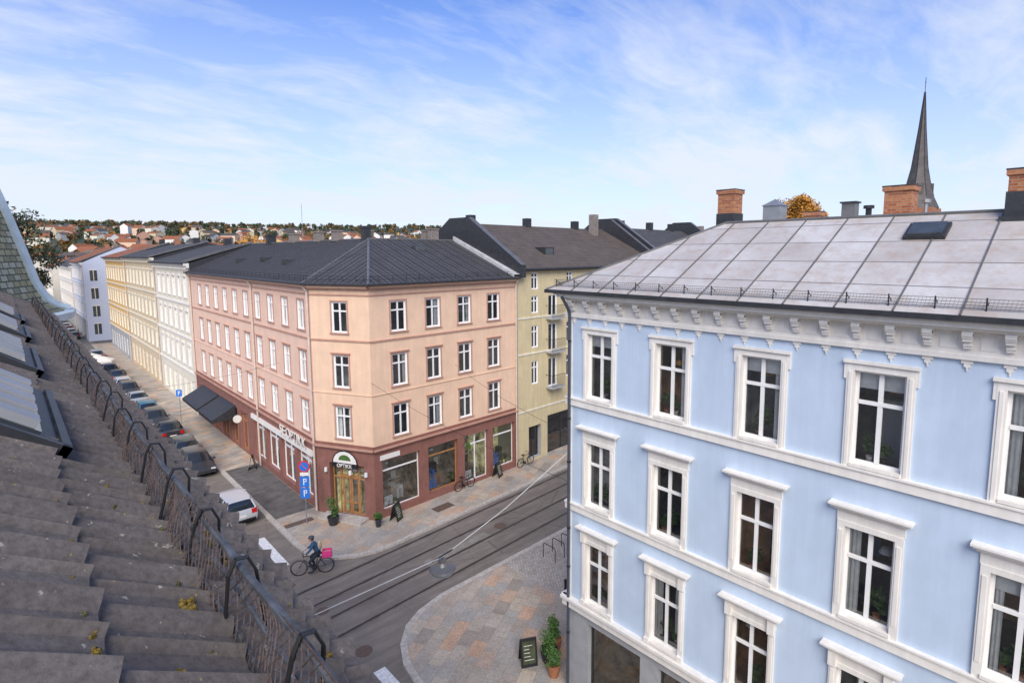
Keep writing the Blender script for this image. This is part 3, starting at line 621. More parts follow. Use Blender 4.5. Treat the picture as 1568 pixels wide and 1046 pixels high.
wall(w,ZF,0,30,0,15.3,[(1+2.7*i,2.1+2.7*i,z,z+2) for i in range(10) for z in (5.3,8.6,12)],'tan',.2)
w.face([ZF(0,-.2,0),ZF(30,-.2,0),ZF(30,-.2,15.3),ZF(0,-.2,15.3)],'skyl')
roofquad(w,[ZF(0,.4,15.3),ZF(30,.4,15.3),ZF(30,-7,19.3),ZF(0,-7,19.3)],'rooftile'); roofquad(w,[ZF(30,-14,15.3),ZF(0,-14,15.3),ZF(0,-7,19.3),ZF(30,-7,19.3)],'rooftile')
gable(ZF,0.7,20.2,15.6,14); gable(ZF,17,20.4,15.6,14)
for u in (3,9,14,22): w.box(ZF,u,u+.7,-7.3,-6.7,18.8,20.1,random.choice(['dark','chim']))
w.obj('walls_and_roof',Zb)

# ------------------------------------------------------------------ church spire
C=MB(); cx,cy=117,26.5
M['spire']=mat('spire_copper_slate',(.10,.085,.075),.6,.25,1.5)
C.box(frame((cx,cy),(1,0),(0,1)),-3,3,-3,3,0,24,'brick'); C.lathe((cx,cy,0),[(3.3,24),(2.4,26),(1.75,28.5),(1.25,31),(.58,37.5),(.09,43.6)],'spire',8)
C.tube((cx,cy,43.4),(cx,cy,46),.05,'dark',5); C.tube((cx-.3,cy,45.2),(cx+.3,cy,45.2),.05,'dark',4)
for i in range(8):
    a=2*math.pi*i/8
    C.path([(cx+r_*math.cos(a),cy+r_*math.sin(a),z) for r_,z in ((2.4,26),(1.75,28.5),(1.25,31),(.58,37.5),(.09,43.6))],.06,'dark',4)
for i in range(4):
    a=i*math.pi/2+.4; q=Vector((cx+1.9*math.cos(a),cy+1.9*math.sin(a),27)); C.box(frame((q.x,q.y),(math.cos(a),math.sin(a)),(-math.sin(a),math.cos(a))),-.5,.3,-.45,.45,26.4,28.2,'spire')
C.obj('church_spire')

# ------------------------------------------------------------------ OUR ROOF
s=.7; d0=.8
OR=empty('tiled_roof_building')
def rz_(x): return 16.5-d0-s*x
mb=MB(); edges=sorted([.06-.27*i for i in range(6)]+[.33,.60,.675])
prof=[(0,0),(.10,-.004),(.22,0),(.30,.020),(.40,.036),(.50,.020),(.58,0),(.72,-.004),(.86,.004),(.93,.028),(1.0,.010)]
per=.30; ny=int(16/per)
for ri,(xa,xb) in enumerate(zip(edges,edges[1:])):
    for j in range(ny+2):
        y0=-.3+j*per; jit=U(-.004,.006); jx=U(-.008,.008)
        if y0>15.7: continue
        for (p0,h0),(p1,h1) in zip(prof,prof[1:]):
            ya=y0+p0*per; yb=y0+p1*per
            def pt(x,y,h): return (x+.57*h, y, rz_(x)+.82*h)
            lo=.036+jit
            a=pt(xb+.012+jx,ya,h0+lo);b=pt(xb+.012+jx,yb,h1+lo);c=pt(xa,yb,h1+.004);d=pt(xa,ya,h0+.004)
            mb.face([a,b,c,d],'ctile'); a2=pt(xb+.012+jx,ya,h0-.006);b2=pt(xb+.012+jx,yb,h1-.006); mb.face([a,b,b2,a2],'ctile')
mb.obj('roof_tiles',OR)
mb=MB()
mb.face([(-3.2,-3,rz_(-3.2)-.03),(-3.2,15.7,rz_(-3.2)-.03),(.65,15.7,rz_(.65)-.03),(.65,-3,rz_(.65)-.03)],'black')
mb.face([(-3.2,-3,rz_(-3.2)-.03),(-3.2,15.7,rz_(-3.2)-.03),(-9,15.7,13),(-9,-3,13)],'ctile')
mb.box(W,-9,.35,-3,15.7,0,14.9,'cream')
mb.face([(.35,15.7,14.9),(-9,15.7,13),(-3.2,15.7,rz_(-3.2)-.03),(.65,15.7,rz_(.65)-.03)],'cream')
gy=[(.60+.07*math.cos(math.pi+t_*math.pi/6),rz_(.66)-.10+.07*math.sin(math.pi+t_*math.pi/6)) for t_ in range(7)]
for (xa,za),(xb,zb) in zip(gy,gy[1:]): mb.face([(xa,-3,za),(xb,-3,zb),(xb,15.7,zb),(xa,15.7,za)],'dark')
mb.obj('walls_and_gutter',OR)
mb=MB()
def mossclump(x,y,rr,flat=.55,k=None):
    c=Vector((x+.012,y,rz_(x)+.040)); k=k or random.choice(['moss','moss','mossg'])
    for a in range(9):
        cc=c+Vector((U(-rr,rr)*.7,U(-rr,rr)*1.6,U(-.3,.05)*rr)); r0=rr*U(.25,.6)
        mb.lathe(cc,[(r0,-.015),(r0*.95,r0*.25*flat),(r0*.6,r0*.6*flat),(0,r0*.75*flat)],k,7)
for ed,pp_ in ((.06,.55),(.33,.25),(.60,.25),(-.21,.25)):
    yy=1.0
    while yy<9:
        if R()<pp_: mossclump(ed+U(-.005,.006),yy,U(.004,.012))
        yy+=U(.03,.12)
for _ in range(16): mossclump(U(.20,.33),U(1.3,3.2),U(.006,.014))
for _ in range(10): mossclump(U(.42,.58),U(.9,3),U(.010,.022))
mossclump(.29,1.72,.019,.9,'moss')
mb.obj('moss_patches',OR,smooth=True)
for i,(y0,y1) in enumerate(((3.02,4.3),(5.15,6.4),(7.3,8.4),(9.2,10.2))):
    mb=MB()
    def SP(x,y,h): return Vector((x+.57*h,y,rz_(x)+.82*h))
    x0,x1=-1.2,.08
    def sbox(xa,xb,ya,yb,ha,hb,k):
        P8=[SP(x,y,h) for h in (ha,hb) for y in (ya,yb) for x in (xa,xb)]
        for q in ((0,1,3,2),(4,5,7,6),(0,1,5,4),(2,3,7,6),(0,2,6,4),(1,3,7,5)): mb.face([P8[k2] for k2 in q],k)
    sbox(x0,x1,y0,y1,0,.07,'black'); sbox(x1,x1+.03,y0-.04,y1+.04,.0,.085,'dark'); sbox(x0,x1+.03,y0-.04,y0,0,.085,'dark')
    sbox(x0,x1-.06,y0+.08,y1-.08,.07,.085,'skyl')
    for q in np.arange(y0+.1,y1-.1,.24): sbox(x0,x1-.08,q,q+.13,.085,.12,'louv')
    mb.obj('skylight_%s'%'abcd'[i],OR)
mb=MB(); fx=.385
y=.35
while y<15.4:
    bx=fx; b0=rz_(bx); h=.235+U(-.01,.01); ll=U(-.01,.015)
    pts=[Vector((bx-.025,y,b0+.03)),Vector((bx-.02,y,b0+.08)),Vector((bx+ll,y,b0+h-.03)),Vector((bx+.02+ll,y,b0+h+.010)),Vector((bx+.05+ll,y,b0+h+.006)),Vector((bx+.07+ll,y,b0+h-.04)),Vector((bx+.075,y,b0+.12)),Vector((bx+.085,y,b0-.02))]
    for a,b in zip(pts,pts[1:]):
        mb.tube(a+Vector((0,-.004,0)),b+Vector((0,-.004,0)),.0042,'black',5); mb.tube(a+Vector((0,.004,0)),b+Vector((0,.004,0)),.0042,'black',5)
    y+=.42
for (dx,dz,rr) in ((.035,.205,.0105),(.03,.12,.0075),(.0,.05,.006)):
    yy=.1; last=Vector((fx+dx,yy,rz_(fx)+dz))
    while yy<15.4:
        yy+=.21; q=Vector((fx+dx+U(-.004,.004),yy,rz_(fx)+dz+U(-.005,.005))); mb.tube(last,q,rr,'guard',7); last=q
yy=.1
def meshpt(yv,f_):
    b_=.020*math.sin(yv*5.3)+.012*math.sin(yv*13.+1); return Vector((fx-.035+.07*f_+b_*math.sin(math.pi*f_),yv+.01*math.sin(f_*9+yv*3),rz_(fx)+.03+(.185+.012*math.sin(yv*7))*f_))
while yy<15.3:
    for sgn in (1,-1):
        n_=5; prev=None
        for q in range(n_+1):
            f_=q/n_; pnt=meshpt(yy+sgn*.09*(2*f_-1),f_)
            if prev is not None: mb.tube(prev,pnt,.0019,'rust',3)
            prev=pnt
    yy+=.036 if yy<4 else .07
for zc in (.01,.99):
    yy=.1; la=meshpt(yy,zc)
    while yy<15.3: yy+=.07; q=meshpt(yy,zc); mb.tube(la,q,.0028,'rust',4); la=q
mb.obj('snow_guard',OR)
mb=MB(); tc=(-1.9,16.6,0)
pr=[(2.95,15.25),(2.75,15.32),(2.55,15.5),(2.38,15.9),(2.22,16.6),(2.05,17.3),(1.8,18.2),(1.3,19.3),(.6,20.3),(0,20.9)]
mb.lathe(tc,pr,'scale',8)
for i in range(8):
    a=2*math.pi*i/8
    for (r0,z0),(r1,z1) in zip(pr,pr[1:]):
        mb.tube((tc[0]+r0*math.cos(a),tc[1]+r0*math.sin(a),z0),(tc[0]+r1*math.cos(a),tc[1]+r1*math.sin(a),z1),.12,'copper',6)
mb.lathe(tc,[(2.4,14.7),(2.7,14.9),(2.75,15.05),(3.05,15.12),(3.08,15.26),(2.9,15.28)],'copper',24)
mb.lathe(tc,[(2.4,0),(2.4,14.7)],'cream',24)
mb.obj('corner_turret',OR)

# ------------------------------------------------------------------ vehicles
def car(x,y,hd,col,name='parked_car',kind='hatch',L=4.1,Wd=1.76,Hh=1.46):
    key='paint_%d'%len(M)
    m_,nt,b=nodes('car_paint'); b.inputs['Base Color'].default_value=(*col,1); b.inputs['Roughness'].default_value=.3; b.inputs['Coat Weight'].default_value=.6; b.inputs['Metallic'].default_value=.2; M[key]=m_
    E=empty(name); mb=MB(); h=Wd/2; q=Hh/1.46
    if kind=='hatch': st=[(-.5,.35,.72,.74,.80,.78,.74,'b'),(-.49,.30,.90,.95,.94,.92,.80,'g'),(-.415,.22,.93,1.38,.99,.96,.66,'r'),(-.33,.22,.93,1.45,1,.98,.70,'r'),(-.02,.22,.91,1.46,1,.99,.73,'r'),(.10,.22,.90,1.40,1,.98,.70,'g'),(.27,.22,.88,.93,1,.97,.80,'b'),(.42,.24,.72,.78,.97,.92,.74,'b'),(.485,.28,.60,.62,.88,.84,.70,'b'),(.5,.35,.5,.52,.78,.76,.6,'e')]
    elif kind=='estate': st=[(-.5,.35,.72,.74,.82,.80,.74,'b'),(-.49,.30,.92,.97,.95,.93,.82,'g'),(-.45,.22,.95,1.40,.99,.96,.68,'r'),(-.35,.22,.93,1.47,1,.98,.72,'r'),(.0,.22,.91,1.46,1,.99,.73,'r'),(.10,.22,.90,1.40,1,.98,.70,'g'),(.25,.22,.88,.93,1,.97,.80,'b'),(.42,.24,.74,.80,.97,.92,.74,'b'),(.485,.28,.62,.64,.88,.84,.70,'b'),(.5,.35,.5,.52,.78,.76,.6,'e')]
    else: st=[(-.5,.35,.75,.78,.82,.80,.74,'b'),(-.485,.28,.92,.97,.94,.92,.80,'b'),(-.36,.22,.95,1.0,.99,.96,.80,'g'),(-.22,.22,.93,1.38,1,.98,.68,'r'),(.0,.22,.91,1.44,1,.99,.72,'r'),(.10,.22,.90,1.38,1,.98,.70,'g'),(.25,.22,.88,.93,1,.97,.80,'b'),(.42,.24,.74,.80,.97,.92,.74,'b'),(.485,.28,.62,.64,.88,.84,.70,'b'),(.5,.35,.5,.52,.78,.76,.6,'e')]
    rings=[]
    for (sx,zb,zw,zr,a,bq,c,fl) in st:
        zz=lambda z:z*q
        rings.append([(sx*L,-h*a*.93,zz(zb)),(sx*L,-h*a,zz((zb+zw)/2)),(sx*L,-h*bq,zz(zw)),(sx*L,-h*c,zz(zr)),(sx*L,-h*c*.6,zz(zr)+.025),(sx*L,h*c*.6,zz(zr)+.025),(sx*L,h*c,zz(zr)),(sx*L,h*bq,zz(zw)),(sx*L,h*a,zz((zb+zw)/2)),(sx*L,h*a*.93,zz(zb))])
    ca,sa=math.cos(hd),math.sin(hd)
    T=lambda p:(x+p[0]*ca-p[1]*sa,y+p[0]*sa+p[1]*ca,p[2]+.0)
    for i in range(len(rings)-1):
        A,Bq=rings[i],rings[i+1]; fl=st[i][7]
        for j in range(9):
            k=key
            tall=(A[3][2]-A[2][2]>.25*q or Bq[3][2]-Bq[2][2]>.25*q)
            if j in (2,6) and tall: k='carglass'
            if j in (3,4,5) and fl=='g': k='carglass'
            mb.face([T(A[j]),T(A[j+1]),T(Bq[j+1]),T(Bq[j])],k)
    mb.face([T(p) for p in rings[0]],key); mb.face([T(p) for p in rings[-1]],key)
    body=mb.obj('body',E,smooth=True,merge=True)
    try: body.data.set_sharp_from_angle(angle=math.radians(35))
    except Exception: pass
    d=MB()
    CF=lambda u,n,z:Vector(T((u,n,z)))
    for sx in (-.30,.31):
        for sd in (-1,1):
            yy=sd*(h-.10)
            d.tube(CF(sx*L,yy-sd*.1,.32),CF(sx*L,yy+sd*.09,.32),.32,'rub',18); d.tube(CF(sx*L,yy+sd*.085,.32),CF(sx*L,yy+sd*.115,.32),.20,'hub',12)
            d.tube(CF(sx*L,yy-sd*.1,.34),CF(sx*L,yy+sd*.105,.34),.37,'black',18); d.tube(CF(sx*L,yy+sd*.10,.32),CF(sx*L,yy+sd*.112,.32),.31,'rub',18)
    for sd in (-1,1):
        p0=CF(-.06*L,sd*h*.985,.92*q);p1=CF(-.06*L,sd*h*.735,1.44*q); d.tube(p0,p1,.03,key,5)
        p0=CF(-.30*L,sd*h*.985,.94*q);p1=CF(-.28*L,sd*h*.72,1.44*q); d.tube(p0,p1,.04,key,5)
        p0=CF(.265*L,sd*h*.82,.92*q);p1=CF(.10*L,sd*h*.71,1.40*q); d.tube(p0,p1,.03,key,5)
        p0=CF(-.488*L,sd*h*.84,.95*q);p1=CF(-.415*L,sd*h*.68,1.38*q)
        if kind!='sedan': d.tube(p0,p1,.05,key,5)
        d.box(CF,.17*L,.21*L,*sorted((sd*h,sd*(h+.14))),.92*q,1.04*q,key)
        d.box(CF,-.5*L-.012,-.47*L,*(sorted((sd*h*.58,sd*h*.88))),.68*q,.93*q,'tail')
        d.box(CF,.465*L,.492*L,*(sorted((sd*h*.50,sd*h*.82))),.56*q,.68*q,'lampw')
    d.box(CF,-.5*L-.03,-.5*L+.02,-h*.8,h*.8,.34*q,.44*q,'rub'); d.box(CF,-.5*L-.022,-.5*L,-.26,.26,.56*q,.67*q,'white')
    d.obj('wheels_lights_trim',E)
    return E
car(9.4,37.9,math.pi/2,(.60,.61,.62),'parked_white_car','hatch',4.4,1.95,1.62)
cl=[(.035,.037,.04),(.04,.048,.045),(.03,.03,.033),(.05,.052,.055),(.03,.17,.27),(.40,.41,.42),(.05,.05,.055),(.55,.55,.55),(.03,.035,.05),(.08,.08,.085),(.03,.03,.03),(.25,.03,.03),(.4,.4,.4)]
for i,c in enumerate(cl):
    car(9.75+U(-.1,.1),48.0+5.2*i+U(-.2,.2),math.pi/2 if i%3 else -math.pi/2,c,'parked_car',['estate','hatch','sedan'][i%3],U(4.1,4.5),1.85,U(1.5,1.65))
for i in range(8): car(4.0+U(-.1,.1),140+6.5*i,-math.pi/2,random.choice(cl),'parked_car','estate',4.3)
for i in range(5): car(9.3,142+6.5*i,math.pi/2,random.choice(cl),'parked_car','hatch',4.2)
for (px,py) in ((8.2,93),(7.2,97.5)):
    mb=MB(); mb.tube((px,py,0),(px,py,3),.04,'galv',6); mb.lathe((px,py,0),[(2.0,2.3),(1.95,2.55),(1.0,2.95),(0,3.25)],'white',8); mb.obj('parasol')

# ------------------------------------------------------------------ bicycles and cyclist
def bikeframe(cxm,cym,hx,hy,KS,zo=0):
    hl=math.hypot(hx,hy); hx/=hl;hy/=hl
    return lambda u,n,z: Vector((cxm+(hx*u-hy*n)*KS,cym+(hy*u+hx*n)*KS,zo+z*KS))
def bike(b,CF,rack=False,col='black'):
    def ring(c,r,rt,k,n=22):
        pts=[CF(c[0]+r*math.cos(a),c[1],c[2]+r*math.sin(a)) for a in [2*math.pi*i/n for i in range(n+1)]]; b.path(pts,rt,k,6)
    for u in (-.56,.56):
        ring((u,0,.35),.33,.022,'rub')
        for i in range(8): a=math.pi*2*i/8; b.tube(CF(u,0,.35),CF(u+.32*math.cos(a),0,.35+.32*math.sin(a)),.003,'galv',3)
        ring((u,0,.37),.37,.012,'black')
    bb=CF(-.12,0,.30);seat=CF(-.28,0,.92);head=CF(.38,0,.88)
    for p,q in ((bb,CF(.36,0,.72)),(bb,seat),(CF(-.25,0,.82),head),(CF(-.56,0,.35),bb),(CF(-.56,0,.35),CF(-.25,0,.80)),(CF(.36,0,.65),CF(.56,0,.35)),(CF(.34,0,.80),CF(.38,0,1.0))): b.tube(p,q,.02,col,7)
    b.path([CF(.20,-.30,1.06),CF(.36,-.2,1.04),CF(.38,0,1.0),CF(.36,.2,1.04),CF(.20,.30,1.06)],.014,'black',6)
    b.box(CF,-.42,-.16,-.07,.07,.92,.97,'black'); b.tube(CF(-.12,-.12,.30),CF(-.12,.12,.30),.09,'steel',12)
    if rack: b.box(CF,-.85,-.35,-.09,.09,.74,.76,'black')
CE=empty('cyclist'); KS=1.16
CF=bikeframe(10.5,27.85,-1.0,.55,KS)
b=MB(); bike(b,CF,True)
M['pink']=mat('pink_plastic',(.80,.06,.26),.5,.1); M['jacket']=mat('blue_jacket',(.03,.09,.17),.85,.2,10); M['pants']=mat('dark_trousers',(.02,.025,.04),.9,.2,10); M['skin']=mat('skin',(.55,.32,.23),.6,.05); M['hair']=mat('hair',(.06,.035,.02),.8,.2); M['bag']=mat('beige_backpack',(.50,.40,.28),.85,.1); M['helm']=mat('helmet',(.05,.06,.08),.4,.1)
for (a0,a1,n0,n1) in ((-.84,-.82,-.17,.17),(-.46,-.44,-.17,.17),(-.82,-.46,-.17,-.15),(-.82,-.46,.15,.17)):
    for zz in (.78,.86,.94,1.0): b.box(CF,a0,a1,n0,n1,zz,zz+.05,'pink')
for (pu,pn) in ((-.83,-.16),(-.83,.16),(-.45,-.16),(-.45,.16)): b.tube(CF(pu,pn,.76),CF(pu,pn,1.05),.015,'pink',5)
b.box(CF,-.82,-.46,-.15,.15,.765,.79,'pink')
b.obj('bicycle',CE)
def skin(name,V,E_,rad,k,parent,root=0):
    me=bpy.data.meshes.new(name); me.from_pydata([tuple(v) for v in V],E_,[]); me.materials.append(M[k]); o=bpy.data.objects.new(name,me); scene.collection.objects.link(o); o.parent=parent
    md=o.modifiers.new('Skin','SKIN'); lay=me.skin_vertices[0].data
    for i,rr in enumerate(rad): lay[i].radius=(rr*KS,rr*KS); lay[i].use_root=(i==root)
    md.use_smooth_shade=True; sb_=o.modifiers.new('s','SUBSURF'); sb_.levels=1; sb_.render_levels=2; return o
V=[CF(-.28,0,1.0),CF(-.20,0,1.22),CF(-.10,0,1.42),CF(-.04,0,1.52),CF(-.08,-.17,1.43),CF(.05,-.24,1.22),CF(.22,-.27,1.09),CF(-.08,.17,1.43),CF(.05,.24,1.22),CF(.22,.27,1.09)]
skin('jacket_torso_arms',V,[(0,1),(1,2),(2,3),(2,4),(4,5),(5,6),(2,7),(7,8),(8,9)],[.15,.155,.15,.06,.072,.055,.042,.072,.055,.042],'jacket',CE)
V=[CF(-.28,0,.98),CF(-.24,-.10,.95),CF(.08,-.12,.78),CF(-.08,-.12,.40),CF(.04,-.12,.34),CF(-.24,.10,.95),CF(.12,.12,.62),CF(-.10,.12,.22),CF(.04,.12,.18)]
skin('trousers_legs',V,[(0,1),(1,2),(2,3),(3,4),(0,5),(5,6),(6,7),(7,8)],[.13,.10,.065,.045,.04,.10,.065,.045,.04],'pants',CE)
h=MB()
def ell(c,ax,k,seg=12,rg=8,z0=-1,z1=1):
    for i in range(rg):
        t0=math.asin(z0+(z1-z0)*i/rg);t1=math.asin(z0+(z1-z0)*(i+1)/rg)
        for j in range(seg):
            a=2*math.pi*j/seg;b2=2*math.pi*(j+1)/seg
            f=lambda t,p:CF(c[0]+ax[0]*math.cos(t)*math.cos(p),c[1]+ax[1]*math.cos(t)*math.sin(p),c[2]+ax[2]*math.sin(t))
            h.face([f(t0,a),f(t0,b2),f(t1,b2),f(t1,a)],k)
ell((.01,0,1.655),(.095,.078,.12),'skin'); ell((.105,0,1.65),(.022,.014,.025),'skin',6,4); ell((-.02,0,1.67),(.10,.086,.12),'hair',12,8,-.6,1); ell((-.005,0,1.705),(.135,.105,.11),'helm',14,6,.0,1)
ell((.092,0,1.605),(.012,.025,.008),'signr',6,4)
for sd in (-1,1):
    ell((.01,sd*.08,1.65),(.02,.012,.03),'skin',6,4); ell((.088,sd*.03,1.675),(.01,.012,.008),'black',6,4)
    ell((.25,sd*.28,1.075),(.05,.035,.022),'skin',8,5)
    for i in range(4): h.tube(CF(.26,sd*(.25+.02*i),1.085),CF(.30-.004*i,sd*(.25+.02*i),1.06),.009,'skin',5); h.tube(CF(.30-.004*i,sd*(.25+.02*i),1.06),CF(.275,sd*(.25+.02*i),1.04),.008,'skin',5)
    h.tube(CF(.24,sd*.255,1.08),CF(.27,sd*.235,1.05),.009,'skin',5)
h.tube(CF(-.04,0,1.5),CF(.0,0,1.6),.05,'skin',8)
ell((.08,-.12,.31),(.13,.045,.045),'black',10,5); ell((.08,.12,.15),(.13,.045,.045),'black',10,5)
h.obj('head_hands_shoes',CE,smooth=True)
h=MB(); ell((-.34,0,1.32),(.10,.15,.22),'bag',12,8); h.obj('backpack',CE,smooth=True)
for (bx_,by_,dx_,dy_,k) in ((22.4,30.75,1,.056,'black'),(28.4,31.0,1,.056,'dark')):
    b=MB(); bike(b,bikeframe(bx_,by_,dx_,dy_,1.0,.12),False,k); b.obj('parked_bicycle')

# ------------------------------------------------------------------ street furniture
m=MB(); lc=Vector((8.95,13.5,7.12))
m.lathe(lc,[(.0,.16),(.10,.15),(.16,.06),(.38,-.02),(.40,-.07),(.36,-.10)],'zinc',20); m.lathe(lc,[(.36,-.10),(.33,-.17),(.2,-.23),(0,-.25)],'bowl',20)
m.box(frame((lc.x,lc.y),(1,0),(0,1)),-.1,.1,-.06,.06,lc.z+.14,lc.z+.26,'zinc')
m.path([lc+Vector((-9,-1,1.5)),lc+Vector((-4,-.4,.55)),lc+Vector((0,0,.32)),lc+Vector((2.5,-.02,1.05)),Vector((14.45,13.45,9.35))],.014,'lightcap',5); m.tube(lc+Vector((0,0,.1)),lc+Vector((0,0,.33)),.015,'black',5)
m.tube(lc+Vector((-.35,0,.30)),lc+Vector((.4,0,.42)),.025,'black',5)
m.obj('suspended_street_lamp')
m=MB()
for (a,bq) in (((13.5,40,9.0),(2,38,9)),((14.5,12.5,9.9),(22,31.1,9.0)),((15.6,30.8,8.8),(14.5,13.4,8.2))): 
    a=Vector(a);bq=Vector(bq); mid=a.lerp(bq,.5)-Vector((0,0,.35)); m.path([a,a.lerp(mid,.5)-Vector((0,0,.08)),mid,mid.lerp(bq,.5)-Vector((0,0,.08)),bq],.008,'black',4)
m.obj('overhead_wires')
def signpost(x,y,name,signs,sc=1.):
    m=MB(); top=max(z for _,z in signs)+.4; m.tube((x,y,.1),(x,y,top),.03,'galv',8)
    FF=frame((x,y),(.75,-.66),(-.66,-.75))
    for kind,z in signs:
        if kind=='round': m.tube(FF(0,.03,z),FF(0,.05,z),.36*sc,'signr',20); m.tube(FF(0,.045,z),FF(0,.055,z),.28*sc,'signb',20); m.tube(FF(-.2*sc,.06,z+.2*sc),FF(.2*sc,.06,z-.2*sc),.025,'signr',5)
        elif kind=='yel': m.box(FF,-.25,.25,.03,.05,z-.1,z+.1,'white')
        else:
            m.box(FF,-.28,.28,.03,.05,z-.33,z+.33,'signb'); m.box(FF,-.08,-.02,.05,.056,z-.2,z+.2,'white'); m.box(FF,-.02,.12,.05,.056,z+.0,z+.05,'white'); m.box(FF,-.02,.12,.05,.056,z+.15,z+.2,'white'); m.box(FF,.08,.12,.05,.057,z+.05,z+.15,'white')
    m.obj(name)
signpost(12.35,33.3,'parking_sign',[('round',3.75),('yel',3.28),('sq',2.8),('sq2',2.08)])
signpost(11.5,62,'parking_sign',[('sq',3.2)])
def aboard(x,y,rot,name='sandwich_board'):
    m=MB(); F=frame((x,y),(math.cos(rot),math.sin(rot)),(-math.sin(rot),math.cos(rot)))
    for sd in (-1,1):
        m.face([F(-.32,sd*.28,.12),F(.32,sd*.28,.12),F(.32,sd*.03,1.15),F(-.32,sd*.03,1.15)],'black')
        m.face([F(-.26,sd*.270,.25),F(.26,sd*.270,.25),F(.26,sd*.063,1.08),F(-.26,sd*.063,1.08)],'leafd')
        for i in range(5): zz=.4+.13*i; o=.27-(zz-.25)*.25; m.tube(F(-.2,sd*(o+.008),zz),F(U(.0,.2),sd*(o+.008),zz),.012,'white',4)
        for u in (-.32,.32): m.tube(F(u,sd*.28,.12),F(u,sd*.03,1.17),.018,'black',5)
    m.tube(F(-.32,0,1.16),F(.32,0,1.16),.03,'black',6); m.obj(name)
aboard(14.2,15.4,-.5); aboard(16.6,30.0,.5); aboard(12.8,45,1.2); aboard(25.5,30.9,.4)
def potted(x,y,hh,rr,k='dark',name='potted_plant'):
    m=MB(); m.lathe((x,y,.12),[(rr*.7,0),(rr,.5),(rr*.9,.5),(rr*.85,.42),(0,.42)],k,14)
    for i in range(6): a=U(0,6.28); m.tube((x,y,.5),(x+.15*math.cos(a),y+.15*math.sin(a),.5+hh*.7),.012,'bark',4)
    for i in range(9): leaves(m,(x+U(-.2,.2),y+U(-.2,.2),.55+hh*U(.2,1)),rr*.7,80,'leaf',.05)
    m.obj(name)
potted(14.9,14.9,.8,.38); potted(15.5,15.2,1.0,.32,'pot'); potted(14.45,14.2,.5,.28,'pot'); potted(13.5,32.1,1.2,.36); potted(15.35,29.95,.3,.2)
m=MB()
for i in range(6):
    x=20.2+.75*i; y=20.2+.04*i; m.path([(x,y-.45,.12),(x,y-.45,.85),(x,y-.35,.93),(x,y+.35,.93),(x,y+.45,.85),(x,y+.45,.12)],.022,'black',6)
m.obj('bicycle_rack')
m=MB()
for i in range(4):
    x=18.4+1.1*i; m.lathe((x,17.3,.12),[(.06,0),(.06,.8),(.09,.85),(.05,.95),(0,.97)],'black',10)
m.obj('bollards')

# ------------------------------------------------------------------ trees & distance
def tree(x,y,h,rad,k,name='tree',n=2500,z0=0,ls=.28,k2=None,lo=.45):
    m=MB(); m.tube((x,y,z0),(x,y,z0+h*.5),.02*h,'bark',8,.012*h)
    for i in range(9):
        a=U(0,6.28); p=Vector((x,y,z0+h*U(.3,.55))); q=p+Vector((math.cos(a)*rad*.7,math.sin(a)*rad*.7,h*U(.15,.35))); m.tube(p,q,.007*h,'bark',5,.002*h)
    for _ in range(30):
        zf=U(lo,.95); wr=math.sqrt(max(.05,1-((zf-.7)/.3)**2)) if zf>.7 else 1
        c=Vector((x+random.gauss(0,.42)*rad*wr,y+random.gauss(0,.42)*rad*wr,z0+h*zf)); leaves(m,c,rad*U(.22,.42),n//30,random.choice([k,k,k2 or k]),ls)
    m.obj(name)
tree(60,23.4,23.0,3.0,'leafo','autumn_tree',12000,ls=.16,k2='leafo',lo=.75)
tree(-1.0,130,25,7,'leafy','autumn_tree',8000,ls=.32,k2='leafd'); tree(-6,118,21,6,'leafy','autumn_tree',4500,ls=.35,k2='leafo')
tree(4,205,14,4,'leafd','tree',2000,ls=.4); tree(0.5,170,10,4,'leafd','tree',1500,ls=.3)
tree(60,74,20.5,4,'leafo','autumn_tree',4500,ls=.25,k2='leafy'); tree(38,120,19.5,7,'leafo','autumn_tree',5000,ls=.3,k2='leafy'); tree(75,110,20.5,6,'leafy','autumn_tree',4500,ls=.3,k2='leafo')
def hz(x,y):
    r=math.hypot(x,y); t=min(1,max(0,(r-330)/1400.)); t=t*t*(3-2*t)
    n=mn.noise(Vector((x*.0016,y*.0016,.3)))*.30+mn.noise(Vector((x*.005,y*.005,1.3)))*.10
    az=math.degrees(math.atan2(x,y)); f=1 if az<32 else max(.6,1-(az-32)/60)
    return -.5+88*t*(1+n)*f*.92
hm=MB(); A0,A1,nA=-25,100,90; rs=[330,380,440,520,600,700,800,920,1050,1200,1350,1550,1800,2400]
H=[[Vector((rr*math.sin(math.radians(A0+(A1-A0)*i/nA)),rr*math.cos(math.radians(A0+(A1-A0)*i/nA)),0)) for i in range(nA+1)] for rr in rs]
for row in H:
    for p in row: p.z=hz(p.x,p.y)
for a,b in zip(H,H[1:]):
    for i in range(nA): hm.face([a[i],a[i+1],b[i+1],b[i]],'leafd')
hm.obj('hills',smooth=True,merge=True)
hh=MB(); cw=['white','cream','tan','grey','peach','white','ochre','redtrim']
